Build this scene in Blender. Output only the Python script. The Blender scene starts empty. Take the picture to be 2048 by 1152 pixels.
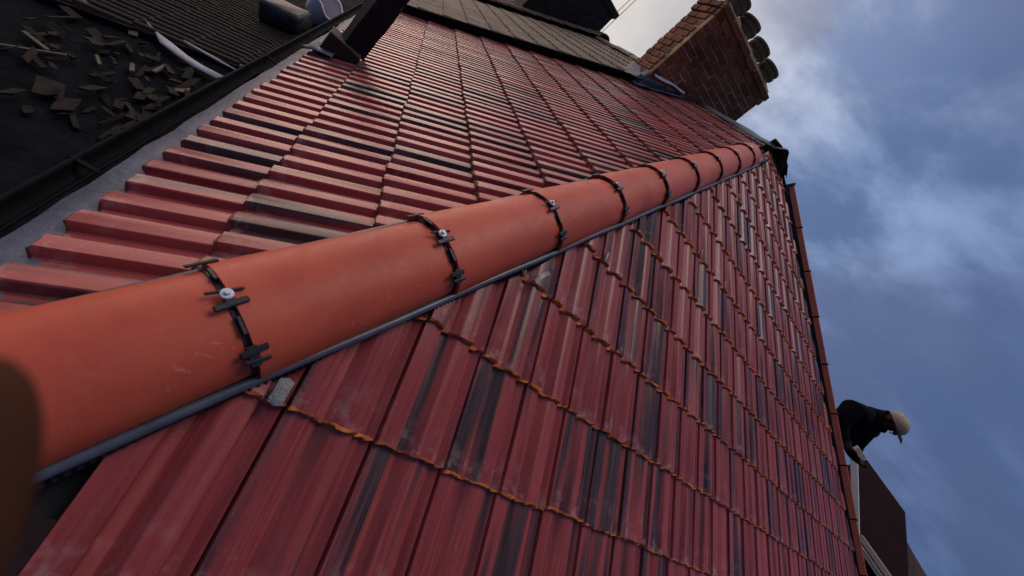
import bpy, bmesh, math, random
from mathutils import Vector, Matrix, noise

# ------------------------------------------------------------------ camera, sky, sun, exposure
sc = bpy.context.scene
COL = sc.collection
R_RIGHT = Vector((0.66420857, -0.12578817, 0.73688826))
R_DOWN = Vector((0.52686843, -0.62052317, -0.58082755))
R_FWD = Vector((0.53031748, 0.77403380, -0.34588299))
CAM = Vector((0.24956, -0.33693, 0.98035))

cam_data = bpy.data.cameras.new('camera')
cam = bpy.data.objects.new('camera', cam_data)
COL.objects.link(cam)
cam_data.sensor_width = 36.0
cam_data.lens = 14.463
cam_data.clip_start = 0.01
cam_data.clip_end = 3000
cam_data.dof.use_dof = True
cam_data.dof.focus_distance = 2.2
cam_data.dof.aperture_fstop = 4.5
cam.matrix_world = Matrix((
    (R_RIGHT.x, -R_DOWN.x, -R_FWD.x, CAM.x),
    (R_RIGHT.y, -R_DOWN.y, -R_FWD.y, CAM.y),
    (R_RIGHT.z, -R_DOWN.z, -R_FWD.z, CAM.z),
    (0, 0, 0, 1)))
sc.camera = cam

SUN_AZ, SUN_EL = math.radians(45), math.radians(77)
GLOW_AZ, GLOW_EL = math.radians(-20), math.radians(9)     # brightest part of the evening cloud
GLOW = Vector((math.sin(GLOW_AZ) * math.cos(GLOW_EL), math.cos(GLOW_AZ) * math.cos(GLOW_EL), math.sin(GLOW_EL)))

def link(nt, a, b):
    nt.links.new(a, b)

def build_world():
    w = bpy.data.worlds.new('World')
    sc.world = w
    w.use_nodes = True
    nt = w.node_tree
    nt.nodes.clear()
    N = nt.nodes.new
    out = N('ShaderNodeOutputWorld')
    bg = N('ShaderNodeBackground')
    tc = N('ShaderNodeTexCoord')
    sky = N('ShaderNodeTexSky')
    sky.sky_type = 'NISHITA'
    sky.sun_disc = False
    sky.sun_elevation = SUN_EL
    sky.sun_rotation = SUN_AZ
    sky.air_density = 1.4
    sky.dust_density = 2.0
    # cloud layer coordinates: direction divided by height, as a flat layer overhead
    sep = N('ShaderNodeSeparateXYZ')
    link(nt, tc.outputs['Generated'], sep.inputs[0])
    mx = N('ShaderNodeMath'); mx.operation = 'MAXIMUM'; mx.inputs[1].default_value = 0.0
    link(nt, sep.outputs['Z'], mx.inputs[0])
    ad = N('ShaderNodeMath'); ad.operation = 'ADD'; ad.inputs[1].default_value = 0.50
    link(nt, mx.outputs[0], ad.inputs[0])
    dv = N('ShaderNodeVectorMath'); dv.operation = 'DIVIDE'
    cmb = N('ShaderNodeCombineXYZ')
    for i in range(3):
        link(nt, ad.outputs[0], cmb.inputs[i])
    link(nt, tc.outputs['Generated'], dv.inputs[0])
    link(nt, cmb.outputs[0], dv.inputs[1])
    def noise_tex(scale, detail, rough, dist, off):
        mp = N('ShaderNodeMapping')
        mp.inputs['Location'].default_value = off
        mp.inputs['Rotation'].default_value = (0, 0, 0.6)
        mp.inputs['Scale'].default_value = (1.0, 0.8, 1.0)
        link(nt, dv.outputs[0], mp.inputs[0])
        n = N('ShaderNodeTexNoise')
        n.inputs['Scale'].default_value = scale
        n.inputs['Detail'].default_value = detail
        n.inputs['Roughness'].default_value = rough
        n.inputs['Distortion'].default_value = dist
        link(nt, mp.outputs[0], n.inputs['Vector'])
        return n
    n1 = noise_tex(3.4, 9, 0.56, 0.25, (5.5, 9.4, 4.0))
    n2 = noise_tex(2.7, 9, 0.55, 0.25, (2.7, 0.2, 6.0))
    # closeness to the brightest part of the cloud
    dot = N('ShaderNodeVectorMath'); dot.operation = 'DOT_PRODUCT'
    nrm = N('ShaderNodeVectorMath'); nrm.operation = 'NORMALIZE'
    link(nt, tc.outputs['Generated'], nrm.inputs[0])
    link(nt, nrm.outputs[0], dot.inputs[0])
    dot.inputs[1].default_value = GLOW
    def ramp(stops, src, interp='LINEAR'):
        r = N('ShaderNodeValToRGB')
        r.color_ramp.interpolation = interp
        els = r.color_ramp.elements
        while len(els) < len(stops):
            els.new(0.5)
        for e, (p, c) in zip(els, stops):
            e.position = p
            e.color = (*c, 1)
        link(nt, src, r.inputs[0])
        return r
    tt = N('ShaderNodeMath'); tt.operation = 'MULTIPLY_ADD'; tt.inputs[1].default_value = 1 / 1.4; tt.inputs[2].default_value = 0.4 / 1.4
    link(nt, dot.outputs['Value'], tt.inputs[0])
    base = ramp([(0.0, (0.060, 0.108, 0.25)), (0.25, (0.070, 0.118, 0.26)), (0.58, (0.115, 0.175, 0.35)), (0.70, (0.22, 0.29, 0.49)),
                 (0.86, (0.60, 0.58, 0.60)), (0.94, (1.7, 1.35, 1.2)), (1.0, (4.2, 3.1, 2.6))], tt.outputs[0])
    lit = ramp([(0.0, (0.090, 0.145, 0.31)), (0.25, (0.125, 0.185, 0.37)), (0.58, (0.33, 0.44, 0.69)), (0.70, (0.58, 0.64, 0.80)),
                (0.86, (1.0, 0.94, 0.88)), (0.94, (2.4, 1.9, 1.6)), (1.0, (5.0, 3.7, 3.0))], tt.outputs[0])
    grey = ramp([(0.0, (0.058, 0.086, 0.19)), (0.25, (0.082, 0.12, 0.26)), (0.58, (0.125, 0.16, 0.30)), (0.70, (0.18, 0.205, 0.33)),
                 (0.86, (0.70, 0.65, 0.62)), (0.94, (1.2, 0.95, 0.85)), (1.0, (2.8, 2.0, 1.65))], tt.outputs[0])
    f1 = ramp([(0.40, (0, 0, 0)), (0.70, (1, 1, 1))], n1.outputs['Fac'], 'EASE')
    f2 = ramp([(0.43, (0, 0, 0)), (0.62, (1, 1, 1))], n2.outputs['Fac'], 'EASE')
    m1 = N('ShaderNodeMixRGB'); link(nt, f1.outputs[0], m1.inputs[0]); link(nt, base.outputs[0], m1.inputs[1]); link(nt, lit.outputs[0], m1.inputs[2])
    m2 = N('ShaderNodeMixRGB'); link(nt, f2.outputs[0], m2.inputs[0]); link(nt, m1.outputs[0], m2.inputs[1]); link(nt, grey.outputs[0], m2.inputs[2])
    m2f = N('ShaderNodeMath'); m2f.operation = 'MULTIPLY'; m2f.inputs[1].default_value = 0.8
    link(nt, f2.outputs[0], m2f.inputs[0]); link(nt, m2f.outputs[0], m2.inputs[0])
    # a share of the clear sky shines through
    sk = N('ShaderNodeVectorMath'); sk.operation = 'SCALE'; sk.inputs['Scale'].default_value = 0.05
    link(nt, sky.outputs[0], sk.inputs[0])
    m3 = N('ShaderNodeMixRGB'); m3.inputs[0].default_value = 0.05
    link(nt, m2.outputs[0], m3.inputs[1]); link(nt, sk.outputs[0], m3.inputs[2])
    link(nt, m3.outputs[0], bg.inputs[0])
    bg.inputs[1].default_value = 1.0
    link(nt, bg.outputs[0], out.inputs[0])
build_world()

sun_data = bpy.data.lights.new('sun', 'SUN')
sun_data.energy = 1.35
sun_data.angle = math.radians(30)
sun_data.color = (1.0, 0.87, 0.76)
sun = bpy.data.objects.new('sun', sun_data)
COL.objects.link(sun)
sd = Vector((math.sin(SUN_AZ) * math.cos(SUN_EL), math.cos(SUN_AZ) * math.cos(SUN_EL), math.sin(SUN_EL)))
sun.rotation_euler = sd.to_track_quat('Z', 'Y').to_euler()

sc.view_settings.view_transform = 'Standard'
sc.view_settings.look = 'None'
sc.view_settings.gamma = 1.0
sc.view_settings.exposure = 0.0
sc.view_settings.use_curve_mapping = False
sc.render.engine = 'CYCLES'

# ------------------------------------------------------------------ helpers
rng = random.Random(7)

def tag(o, label=None, cat=None, group=None, kind=None):
    if label: o['label'] = label
    if cat: o['category'] = cat
    if group: o['group'] = group
    if kind: o['kind'] = kind
    return o

def empty(name, loc=(0, 0, 0)):
    o = bpy.data.objects.new(name, None)
    o.empty_display_size = 0.1
    COL.objects.link(o)
    o.matrix_world = Matrix.Translation(Vector(loc))
    o['_m'] = 0
    del o['_m']
    return o

BASE = {}
def put(name, me, parent=None, mw=None):
    o = bpy.data.objects.new(name, me)
    COL.objects.link(o)
    mw = mw or Matrix.Identity(4)
    BASE[o.name] = mw.copy()
    if parent is not None:
        o.parent = parent
        pm = BASE.get(parent.name, parent.matrix_world)
        o.matrix_parent_inverse = pm.inverted()
    o.matrix_basis = mw
    return o

def thing(name, loc, label, cat, group=None):
    o = empty(name, loc)
    BASE[o.name] = Matrix.Translation(Vector(loc))
    return tag(o, label, cat, group)

def mesh_from(name, verts, faces, mats, idx=None, smooth=False):
    me = bpy.data.meshes.new(name)
    me.from_pydata([tuple(v) for v in verts], [], faces)
    for m in mats:
        me.materials.append(m)
    if idx:
        me.polygons.foreach_set('material_index', idx)
    if smooth:
        me.polygons.foreach_set('use_smooth', [True] * len(me.polygons))
    me.update()
    return me

def bm_mesh(name, bm, mats, smooth=False):
    me = bpy.data.meshes.new(name)
    bmesh.ops.recalc_face_normals(bm, faces=bm.faces[:])
    bm.to_mesh(me)
    bm.free()
    for m in mats:
        me.materials.append(m)
    if smooth:
        me.polygons.foreach_set('use_smooth', [True] * len(me.polygons))
    return me

def add_box(bm, c, size, rot=None, bevel=0.0, mat=0):
    m = Matrix.Translation(Vector(c))
    if rot is not None:
        m = m @ rot.to_4x4()
    m = m @ Matrix.Diagonal((size[0], size[1], size[2], 1))
    r = bmesh.ops.create_cube(bm, size=1.0, matrix=m)
    vs = r['verts']
    fs = {f for v in vs for f in v.link_faces}
    for f in fs:
        f.material_index = mat
    if bevel > 0:
        es = list({e for v in vs for e in v.link_edges})
        bmesh.ops.bevel(bm, geom=es, offset=bevel, segments=1, affect='EDGES', profile=0.5)
    return vs

def frame(u, v, w):
    return Matrix(((u.x, v.x, w.x), (u.y, v.y, w.y), (u.z, v.z, w.z)))

def add_tube(bm, pts, rad, n=10, caps=True, mat=0):
    pts = [Vector(p) for p in pts]
    rads = rad if isinstance(rad, (list, tuple)) else [rad] * len(pts)
    rings = []
    up = Vector((0.13, 0.31, 0.94)).normalized()
    for i, p in enumerate(pts):
        d = (pts[min(i + 1, len(pts) - 1)] - pts[max(i - 1, 0)]).normalized()
        a = d.cross(up)
        if a.length < 0.05: a = d.cross(Vector((1, 0, 0)))
        a.normalize()
        b = d.cross(a)
        rings.append([bm.verts.new(p + (a * math.cos(t) + b * math.sin(t)) * rads[i]) for t in [2 * math.pi * k / n for k in range(n)]])
    for r0, r1 in zip(rings, rings[1:]):
        for k in range(n):
            f = bm.faces.new((r0[k], r0[(k + 1) % n], r1[(k + 1) % n], r1[k])); f.material_index = mat
    if caps:
        bm.faces.new(rings[0]).material_index = mat
        bm.faces.new(rings[-1]).material_index = mat

# ------------------------------------------------------------------ materials
class NT:
    def __init__(self, name):
        self.m = bpy.data.materials.new(name)
        self.m.use_nodes = True
        self.nt = self.m.node_tree
        self.b = self.nt.nodes['Principled BSDF']
        self.tc = self.nt.nodes.new('ShaderNodeTexCoord')
    def new(self, t): return self.nt.nodes.new(t)
    def link(self, a, b): self.nt.links.new(a, b)
    def noise(self, scale, detail=4, rough=0.55, vec=None, mapscale=None, loc=None, dist=0.0):
        n = self.new('ShaderNodeTexNoise')
        n.inputs['Scale'].default_value = scale
        n.inputs['Detail'].default_value = detail
        n.inputs['Roughness'].default_value = rough
        n.inputs['Distortion'].default_value = dist
        v = vec or self.tc.outputs['Object']
        if mapscale:
            mp = self.new('ShaderNodeMapping')
            mp.inputs['Scale'].default_value = mapscale
            self.link(v, mp.inputs[0]); v = mp.outputs[0]
        self.link(v, n.inputs['Vector'])
        return n.outputs['Fac']
    def ramp(self, src, stops, interp='LINEAR'):
        r = self.new('ShaderNodeValToRGB'); r.color_ramp.interpolation = interp
        e = r.color_ramp.elements
        while len(e) < len(stops): e.new(0.5)
        for el, (p, c) in zip(e, stops):
            el.position = p
            el.color = (c, c, c, 1) if isinstance(c, (int, float)) else (*c, 1)
        self.link(src, r.inputs[0])
        return r.outputs[0]
    def mix(self, fac, a, b):
        m = self.new('ShaderNodeMixRGB')
        for s, i in ((fac, 0), (a, 1), (b, 2)):
            if isinstance(s, (int, float)): m.inputs[i].default_value = s if i == 0 else (s, s, s, 1)
            elif isinstance(s, tuple): m.inputs[i].default_value = (*s, 1)
            else: self.link(s, m.inputs[i])
        return m.outputs[0]
    def math(self, op, a, b=None):
        m = self.new('ShaderNodeMath'); m.operation = op
        for s, i in ((a, 0), (b, 1)):
            if s is None: continue
            if isinstance(s, (int, float)): m.inputs[i].default_value = s
            else: self.link(s, m.inputs[i])
        return m.outputs[0]
    def bump(self, h, strength=0.3, dist=0.01):
        b = self.new('ShaderNodeBump')
        b.inputs['Strength'].default_value = strength
        b.inputs['Distance'].default_value = dist
        self.link(h, b.inputs['Height'])
        self.link(b.outputs[0], self.b.inputs['Normal'])
    def color(self, c):
        if isinstance(c, tuple): self.b.inputs['Base Color'].default_value = (*c, 1)
        else: self.link(c, self.b.inputs['Base Color'])
    def rough(self, r):
        if isinstance(r, (int, float)): self.b.inputs['Roughness'].default_value = r
        else: self.link(r, self.b.inputs['Roughness'])

def simple(name, col, rough=0.7, var=0.25, scale=12.0, bump=0.2, bdist=0.006, spec=0.5, metal=0.0, mapscale=None):
    t = NT(name)
    n = t.noise(scale, 6, 0.6, mapscale=mapscale)
    a = tuple(max(0.0, c * (1 - var)) for c in col)
    b = tuple(min(1.0, c * (1 + var)) for c in col)
    t.color(t.ramp(n, [(0.3, a), (0.7, b)]))
    t.rough(rough)
    t.b.inputs['Specular IOR Level'].default_value = spec
    t.b.inputs['Metallic'].default_value = metal
    if bump > 0:
        t.bump(t.noise(scale * 4, 5, 0.6, mapscale=mapscale), bump, bdist)
    return t.m

def tile_material():
    t = NT('glazed_red_tile')
    oi = t.new('ShaderNodeObjectInfo')
    r = oi.outputs['Random']
    sep = t.new('ShaderNodeSeparateXYZ'); t.link(t.tc.outputs['Object'], sep.inputs[0])
    u, v = sep.outputs['X'], sep.outputs['Y']
    # bands that run up the tile, different on every tile
    cx = t.new('ShaderNodeCombineXYZ')
    t.link(t.math('ADD', t.math('MULTIPLY', u, 19.0), t.math('MULTIPLY', r, 211.0)), cx.inputs[0])
    t.link(t.math('MULTIPLY', v, 0.9), cx.inputs[1])
    t.link(t.math('MULTIPLY', r, 57.0), cx.inputs[2])
    band = t.noise(1.0, 2.5, 0.5, cx.outputs[0])
    r2 = t.math('FRACT', t.math('MULTIPLY', r, 17.31))
    thr = t.math('ADD', band, t.math('MULTIPLY', t.math('SUBTRACT', r2, 0.5), 0.26))
    dark = t.ramp(thr, [(0.51, 0.0), (0.66, 1.0)], 'EASE')
    # fine streaks
    c2 = t.new('ShaderNodeCombineXYZ')
    t.link(t.math('ADD', t.math('MULTIPLY', u, 90.0), t.math('MULTIPLY', r, 97.0)), c2.inputs[0])
    t.link(t.math('MULTIPLY', v, 4.0), c2.inputs[1]); t.link(t.math('MULTIPLY', r, 31.0), c2.inputs[2])
    streak = t.noise(1.0, 5, 0.6, c2.outputs[0])
    r3 = t.math('FRACT', t.math('MULTIPLY', r, 41.7))
    redA = t.mix(r3, (0.205, 0.029, 0.029), (0.345, 0.060, 0.053))
    red = t.mix(t.ramp(streak, [(0.35, 0.0), (0.7, 1.0)]), redA, (0.315, 0.062, 0.057))
    blk = t.mix(t.ramp(streak, [(0.3, 0.0), (0.75, 1.0)]), (0.042, 0.020, 0.022), (0.090, 0.052, 0.052))
    col = t.mix(dark, red, blk)
    # chalky rubbed marks, mostly near the nose of each tile
    c3 = t.new('ShaderNodeVectorMath'); c3.operation = 'ADD'
    cr = t.new('ShaderNodeCombineXYZ')
    t.link(t.math('MULTIPLY', r, 13.0), cr.inputs[0]); t.link(t.math('MULTIPLY', r, 29.0), cr.inputs[1]); t.link(t.math('MULTIPLY', r, 7.0), cr.inputs[2])
    t.link(t.tc.outputs['Object'], c3.inputs[0]); t.link(cr.outputs[0], c3.inputs[1])
    sm = t.noise(20, 5, 0.62, c3.outputs[0])
    near = t.ramp(v, [(0.0, 1.0), (0.07, 0.35), (0.14, 0.0)], 'EASE')
    mark = t.math('MULTIPLY', t.ramp(sm, [(0.50, 0.0), (0.66, 1.0)]), near)
    col = t.mix(t.math('MULTIPLY', mark, 0.55), col, (0.46, 0.27, 0.25))
    sc2 = t.noise(55, 3, 0.7, c3.outputs[0], dist=1.5)
    scuff = t.math('MULTIPLY', t.ramp(sc2, [(0.66, 0.0), (0.72, 1.0)]), t.ramp(t.noise(7, 2, 0.5, c3.outputs[0]), [(0.55, 0.0), (0.65, 1.0)]))
    col = t.mix(t.math('MULTIPLY', scuff, 0.4), col, (0.40, 0.26, 0.25))
    t.color(col)
    t.rough(t.ramp(streak, [(0.2, 0.26), (0.8, 0.42)]))
    t.b.inputs['Specular IOR Level'].default_value = 0.30
    t.bump(t.math('ADD', t.math('MULTIPLY', streak, 0.6), t.noise(160, 4, 0.6, c3.outputs[0])), 0.18, 0.004)
    return t.m

def hip_material():
    t = NT('terracotta_hip')
    oi = t.new('ShaderNodeObjectInfo'); r = oi.outputs['Random']
    off = t.new('ShaderNodeVectorMath'); off.operation = 'ADD'
    cr = t.new('ShaderNodeCombineXYZ')
    for k, f in enumerate((17.0, 31.0, 5.0)): t.link(t.math('MULTIPLY', r, f), cr.inputs[k])
    t.link(t.tc.outputs['Object'], off.inputs[0]); t.link(cr.outputs[0], off.inputs[1])
    vec = off.outputs[0]
    n = t.noise(4.5, 7, 0.62, vec)
    c = t.mix(t.ramp(n, [(0.32, 0.0), (0.68, 1.0)]), (0.34, 0.046, 0.024), (0.55, 0.098, 0.047))
    c = t.mix(t.math('MULTIPLY', r, 0.4), c, (0.50, 0.080, 0.044))
    g = t.noise(330, 3, 0.65, vec)
    c = t.mix(t.ramp(g, [(0.38, 0.0), (0.75, 0.45)]), c, (0.28, 0.042, 0.022))
    d = t.noise(22, 6, 0.7, vec)
    c = t.mix(t.ramp(d, [(0.58, 0.0), (0.78, 0.16)]), c, (0.66, 0.24, 0.15))
    s = t.noise(16, 3, 0.7, vec, mapscale=(0.6, 1.0, 3.2), dist=2.0)
    m = t.math('MULTIPLY', t.ramp(s, [(0.655, 0.0), (0.675, 1.0), (0.69, 0.0)]), t.ramp(t.noise(5, 2, 0.5, vec), [(0.50, 0.0), (0.58, 1.0)]))
    c = t.mix(t.math('MULTIPLY', m, 0.45), c, (0.78, 0.46, 0.38))
    t.color(c)
    t.rough(t.ramp(d, [(0.3, 0.40), (0.7, 0.58)]))
    t.b.inputs['Specular IOR Level'].default_value = 0.28
    t.bump(t.math('ADD', t.math('MULTIPLY', g, 0.5), n), 0.16, 0.004)
    return t.m

def clay_material():
    t = NT('raw_orange_clay')
    r = t.new('ShaderNodeObjectInfo').outputs['Random']
    n = t.noise(60, 5, 0.65)
    c = t.ramp(n, [(0.3, (0.26, 0.045, 0.010)), (0.50, (0.80, 0.19, 0.028)), (0.8, (0.82, 0.27, 0.07))])
    c = t.mix(t.ramp(t.math('FRACT', t.math('MULTIPLY', r, 9.7)), [(0.6, 0.0), (1.0, 0.7)]), c, (0.30, 0.050, 0.022))
    t.color(c); t.rough(0.8); t.bump(n, 0.5, 0.006)
    return t.m

def brick_material():
    t = NT('old_brick')
    oi = t.new('ShaderNodeObjectInfo'); r = oi.outputs['Random']
    n = t.noise(14, 6, 0.65)
    a = t.mix(r, (0.17, 0.048, 0.018), (0.46, 0.150, 0.048))
    c = t.mix(t.ramp(n, [(0.35, 0.0), (0.75, 1.0)]), a, (0.075, 0.030, 0.022))
    soot = t.noise(2.5, 4, 0.6, t.new('ShaderNodeNewGeometry').outputs['Position'])
    c = t.mix(t.math('MULTIPLY', t.ramp(soot, [(0.5, 0.0), (0.7, 1.0)]), 0.5), c, (0.030, 0.020, 0.016))
    t.color(c); t.rough(0.9); t.bump(t.noise(45, 5, 0.7), 0.6, 0.012)
    return t.m

def old_roof_material(name, a, b, moss, spec=0.18, rough=0.75):
    t = NT(name)
    t.b.inputs['Specular IOR Level'].default_value = spec
    n = t.noise(3, 6, 0.65)
    c = t.mix(t.ramp(n, [(0.35, 0.0), (0.7, 1.0)]), a, b)
    m = t.noise(9, 5, 0.7)
    c = t.mix(t.ramp(m, [(0.60, 0.0), (0.72, 0.8)]), c, moss)
    t.color(c); t.rough(rough); t.bump(t.noise(40, 5, 0.7), 0.5, 0.02)
    return t.m

def post_material():
    t = NT('peeling_black_timber')
    n = t.noise(11, 5, 0.65, mapscale=(1, 1, 0.35))
    f = t.ramp(n, [(0.62, 0.0), (0.66, 1.0)])
    c = t.mix(f, (0.010, 0.007, 0.010), (0.24, 0.15, 0.10))
    t.b.inputs['Specular IOR Level'].default_value = 0.25
    t.color(c); t.rough(0.7); t.bump(t.noise(26, 5, 0.7, mapscale=(1, 1, 0.25)), 0.7, 0.02)
    return t.m

M = {}
M['tile'] = tile_material()
M['clay'] = clay_material()
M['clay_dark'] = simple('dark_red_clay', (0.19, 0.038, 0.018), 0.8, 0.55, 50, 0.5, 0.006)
M['hip'] = hip_material()
M['brick'] = brick_material()
M['mortar'] = simple('lime_mortar', (0.36, 0.23, 0.13), 0.95, 0.75, 6, 0.6, 0.01)
M['flaunch'] = simple('weathered_flaunching', (0.20, 0.15, 0.085), 0.95, 0.5, 9, 0.8, 0.03)
M['pot'] = simple('sooty_clay_pot', (0.14, 0.098, 0.048), 0.9, 0.45, 8, 0.5, 0.02)
M['black_plastic'] = simple('black_plastic', (0.010, 0.010, 0.013), 0.45, 0.3, 30, 0.12, 0.003, spec=0.3)
M['trim'] = simple('dark_grey_trim', (0.060, 0.066, 0.088), 0.38, 0.25, 20, 0.1, 0.003)
M['bar'] = simple('clip_plastic', (0.014, 0.012, 0.016), 0.5, 0.3, 30, 0.1, 0.003)
M['screw'] = simple('zinc_screw', (0.62, 0.62, 0.66), 0.35, 0.1, 60, 0.1, 0.002, metal=0.3)
M['steel'] = simple('galvanised_clip', (0.36, 0.30, 0.26), 0.6, 0.35, 30, 0.3, 0.003, spec=0.3)
M['lead'] = simple('grey_lead', (0.085, 0.090, 0.125), 0.6, 0.3, 7, 0.35, 0.015, spec=0.3)
M['dark_lead'] = simple('dark_lead', (0.055, 0.062, 0.078), 0.5, 0.4, 10, 0.5, 0.02)
M['lit_lead'] = simple('lit_edge_flashing', (0.62, 0.60, 0.66), 0.5, 0.15, 10, 0.2, 0.01)  # lead coloured pale to paint the light on its folded top edge
M['verge'] = simple('orange_verge_plastic', (0.60, 0.13, 0.055), 0.45, 0.15, 10, 0.1, 0.004)
M['bracket'] = simple('dark_bracket', (0.055, 0.016, 0.010), 0.6, 0.3, 20, 0.1, 0.003)
M['gutter'] = simple('black_gutter', (0.005, 0.0055, 0.007), 0.8, 0.3, 10, 0.15, 0.004, spec=0.06)
M['felt'] = simple('black_felt', (0.006, 0.0075, 0.010), 0.95, 0.5, 5, 0.8, 0.02, spec=0.02)
M['deck'] = simple('black_underlay', (0.010, 0.008, 0.008), 0.9, 0.4, 10, 0.2, 0.01)
M['slate'] = simple('broken_slate', (0.013, 0.0105, 0.009), 0.9, 0.6, 8, 0.6, 0.01, spec=0.1)
M['slate_pink'] = simple('broken_red_tile', (0.060, 0.026, 0.024), 0.8, 0.35, 10, 0.4, 0.01)
M['wood'] = simple('old_batten', (0.048, 0.037, 0.020), 0.85, 0.4, 12, 0.5, 0.01)
M['membrane'] = simple('white_membrane', (0.24, 0.235, 0.27), 0.6, 0.25, 14, 0.5, 0.01)
M['tarp'] = simple('dark_slate_tarp', (0.010, 0.012, 0.015), 0.6, 0.35, 9, 0.5, 0.02)
M['tub'] = simple('white_sack', (0.62, 0.57, 0.58), 0.6, 0.15, 8, 0.3, 0.01)
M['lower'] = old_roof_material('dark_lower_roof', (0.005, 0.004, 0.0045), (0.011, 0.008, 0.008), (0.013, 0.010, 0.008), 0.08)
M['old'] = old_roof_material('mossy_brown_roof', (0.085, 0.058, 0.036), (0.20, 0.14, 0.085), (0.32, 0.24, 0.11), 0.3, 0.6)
M['old2'] = old_roof_material('reddish_brown_roof', (0.050, 0.030, 0.024), (0.10, 0.058, 0.042), (0.10, 0.075, 0.05))
M['stackwall'] = simple('far_chimney_brick', (0.045, 0.028, 0.020), 0.95, 0.5, 9, 0.8, 0.03)
M['post'] = post_material()
M['upstand'] = simple('rusty_brown_upstand', (0.034, 0.014, 0.008), 0.8, 0.35, 10, 0.4, 0.01)
M['wall'] = simple('house_wall', (0.20, 0.085, 0.055), 0.9, 0.25, 8, 0.4, 0.01)
M['brown'] = old_roof_material('dark_brown_roof', (0.011, 0.0045, 0.005), (0.018, 0.007, 0.008), (0.015, 0.008, 0.008), 0.03)
M['barge'] = simple('white_bargeboard', (0.50, 0.48, 0.50), 0.6, 0.1, 6, 0.1, 0.004)
M['cream'] = simple('cream_gutter', (0.36, 0.33, 0.28), 0.6, 0.15, 6, 0.1, 0.004)
M['glass'] = simple('dark_pane', (0.02, 0.025, 0.03), 0.1, 0.2, 3, 0.0)
M['ground'] = simple('dark_ground', (0.045, 0.045, 0.035), 0.95, 0.4, 0.2, 0.0)
M['plank'] = simple('scaffold_plank', (0.20, 0.14, 0.08), 0.85, 0.3, 6, 0.3, 0.01, mapscale=(1, 8, 8))
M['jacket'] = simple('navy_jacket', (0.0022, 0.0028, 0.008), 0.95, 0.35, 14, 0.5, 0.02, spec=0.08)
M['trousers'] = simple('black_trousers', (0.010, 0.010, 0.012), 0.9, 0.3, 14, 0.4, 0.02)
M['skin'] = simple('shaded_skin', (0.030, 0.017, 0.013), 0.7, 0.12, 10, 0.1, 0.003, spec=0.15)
M['finger'] = simple('finger_skin', (0.050, 0.019, 0.010), 0.8, 0.12, 60, 0.2, 0.001, spec=0.08)
M['nail'] = simple('nail', (0.30, 0.17, 0.13), 0.35, 0.08, 60, 0.0)
M['cap'] = simple('beige_cap', (0.34, 0.255, 0.17), 0.9, 0.2, 30, 0.4, 0.01)
M['cap_dark'] = simple('cap_dark_trim', (0.03, 0.022, 0.018), 0.9, 0.2, 30, 0.3, 0.01)
M['boot'] = simple('boot_leather', (0.03, 0.022, 0.016), 0.7, 0.3, 20, 0.3, 0.01)
M['pale_piece'] = simple('pale_cream', (0.85, 0.68, 0.44), 0.7, 0.1, 8, 0.2, 0.01)

# ------------------------------------------------------------------ the roof: geometry constants
PA, PB = math.radians(32.4998), math.radians(31.8763)
cA, sA_, cB, sB_ = math.cos(PA), math.sin(PA), math.cos(PB), math.sin(PB)
UA, VA, NA = Vector((0, -1, 0)), Vector((cA, 0, sA_)), Vector((-sA_, 0, cA))
UB, VB, NB = Vector((1, 0, 0)), Vector((0, cB, sB_)), Vector((0, -sB_, cB))
G = 0.345                    # visible length of a course
HD = NB.cross(NA).normalized()
if HD.z < 0: HD = -HD
NBI = (NA + NB).normalized()
Q = HD.cross(NBI)
if Q.x < 0: Q = -Q
RIDGE_X = 3.96
PARTY_Y = 6.06
def verge_x(y): return 4.23 + 0.655 * (4.054 - y)
VERGE_DIR = Vector((0.655, -1.0, 0)).normalized()
VERGE_N = Vector((1.0, 0.655, 0)).normalized()     # points away from the roof

roof = thing('tiled_roof', (0, 0, 0), 'dark red clay tiled roof with a bright orange hip running up it', 'roof')

def on_a(x, y, w=0.0): return VA * (x / cA) + Vector((0, y, 0)) + NA * w
def on_b(x, y, w=0.0): return VB * (y / cB) + Vector((x, 0, 0)) + NB * w

# decks under the tiles
def deck(name, pts, n):
    vs = [Vector(p) for p in pts]
    low = [v - n * 0.04 for v in vs]
    k = len(vs)
    faces = [tuple(range(k)), tuple(range(2 * k - 1, k - 1, -1))]
    for i in range(k):
        faces.append((i, k + i, k + (i + 1) % k, (i + 1) % k))
    me = mesh_from(name, vs + low, faces, [M['deck']])
    return put(name, me, roof)
HK = HD.x / HD.y
slope_a = deck('roof_slope', [on_a(0.02, 0.0, -0.045), on_a(0.02, PARTY_Y, -0.045), on_a(RIDGE_X, PARTY_Y, -0.045), on_a(RIDGE_X, RIDGE_X / HK, -0.045)], NA)
yr = RIDGE_X / HK
slope_b = deck('roof_slope', [on_b(0.02, 0.02, -0.045), on_b(RIDGE_X, yr, -0.045), on_b(verge_x(yr), yr, -0.045), on_b(verge_x(0.02), 0.02, -0.045)], NB)
tag(slope_a, 'slope left of the hip, its tiles catching pale light')
tag(slope_b, 'slope right of the hip with orange tile noses')

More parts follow.
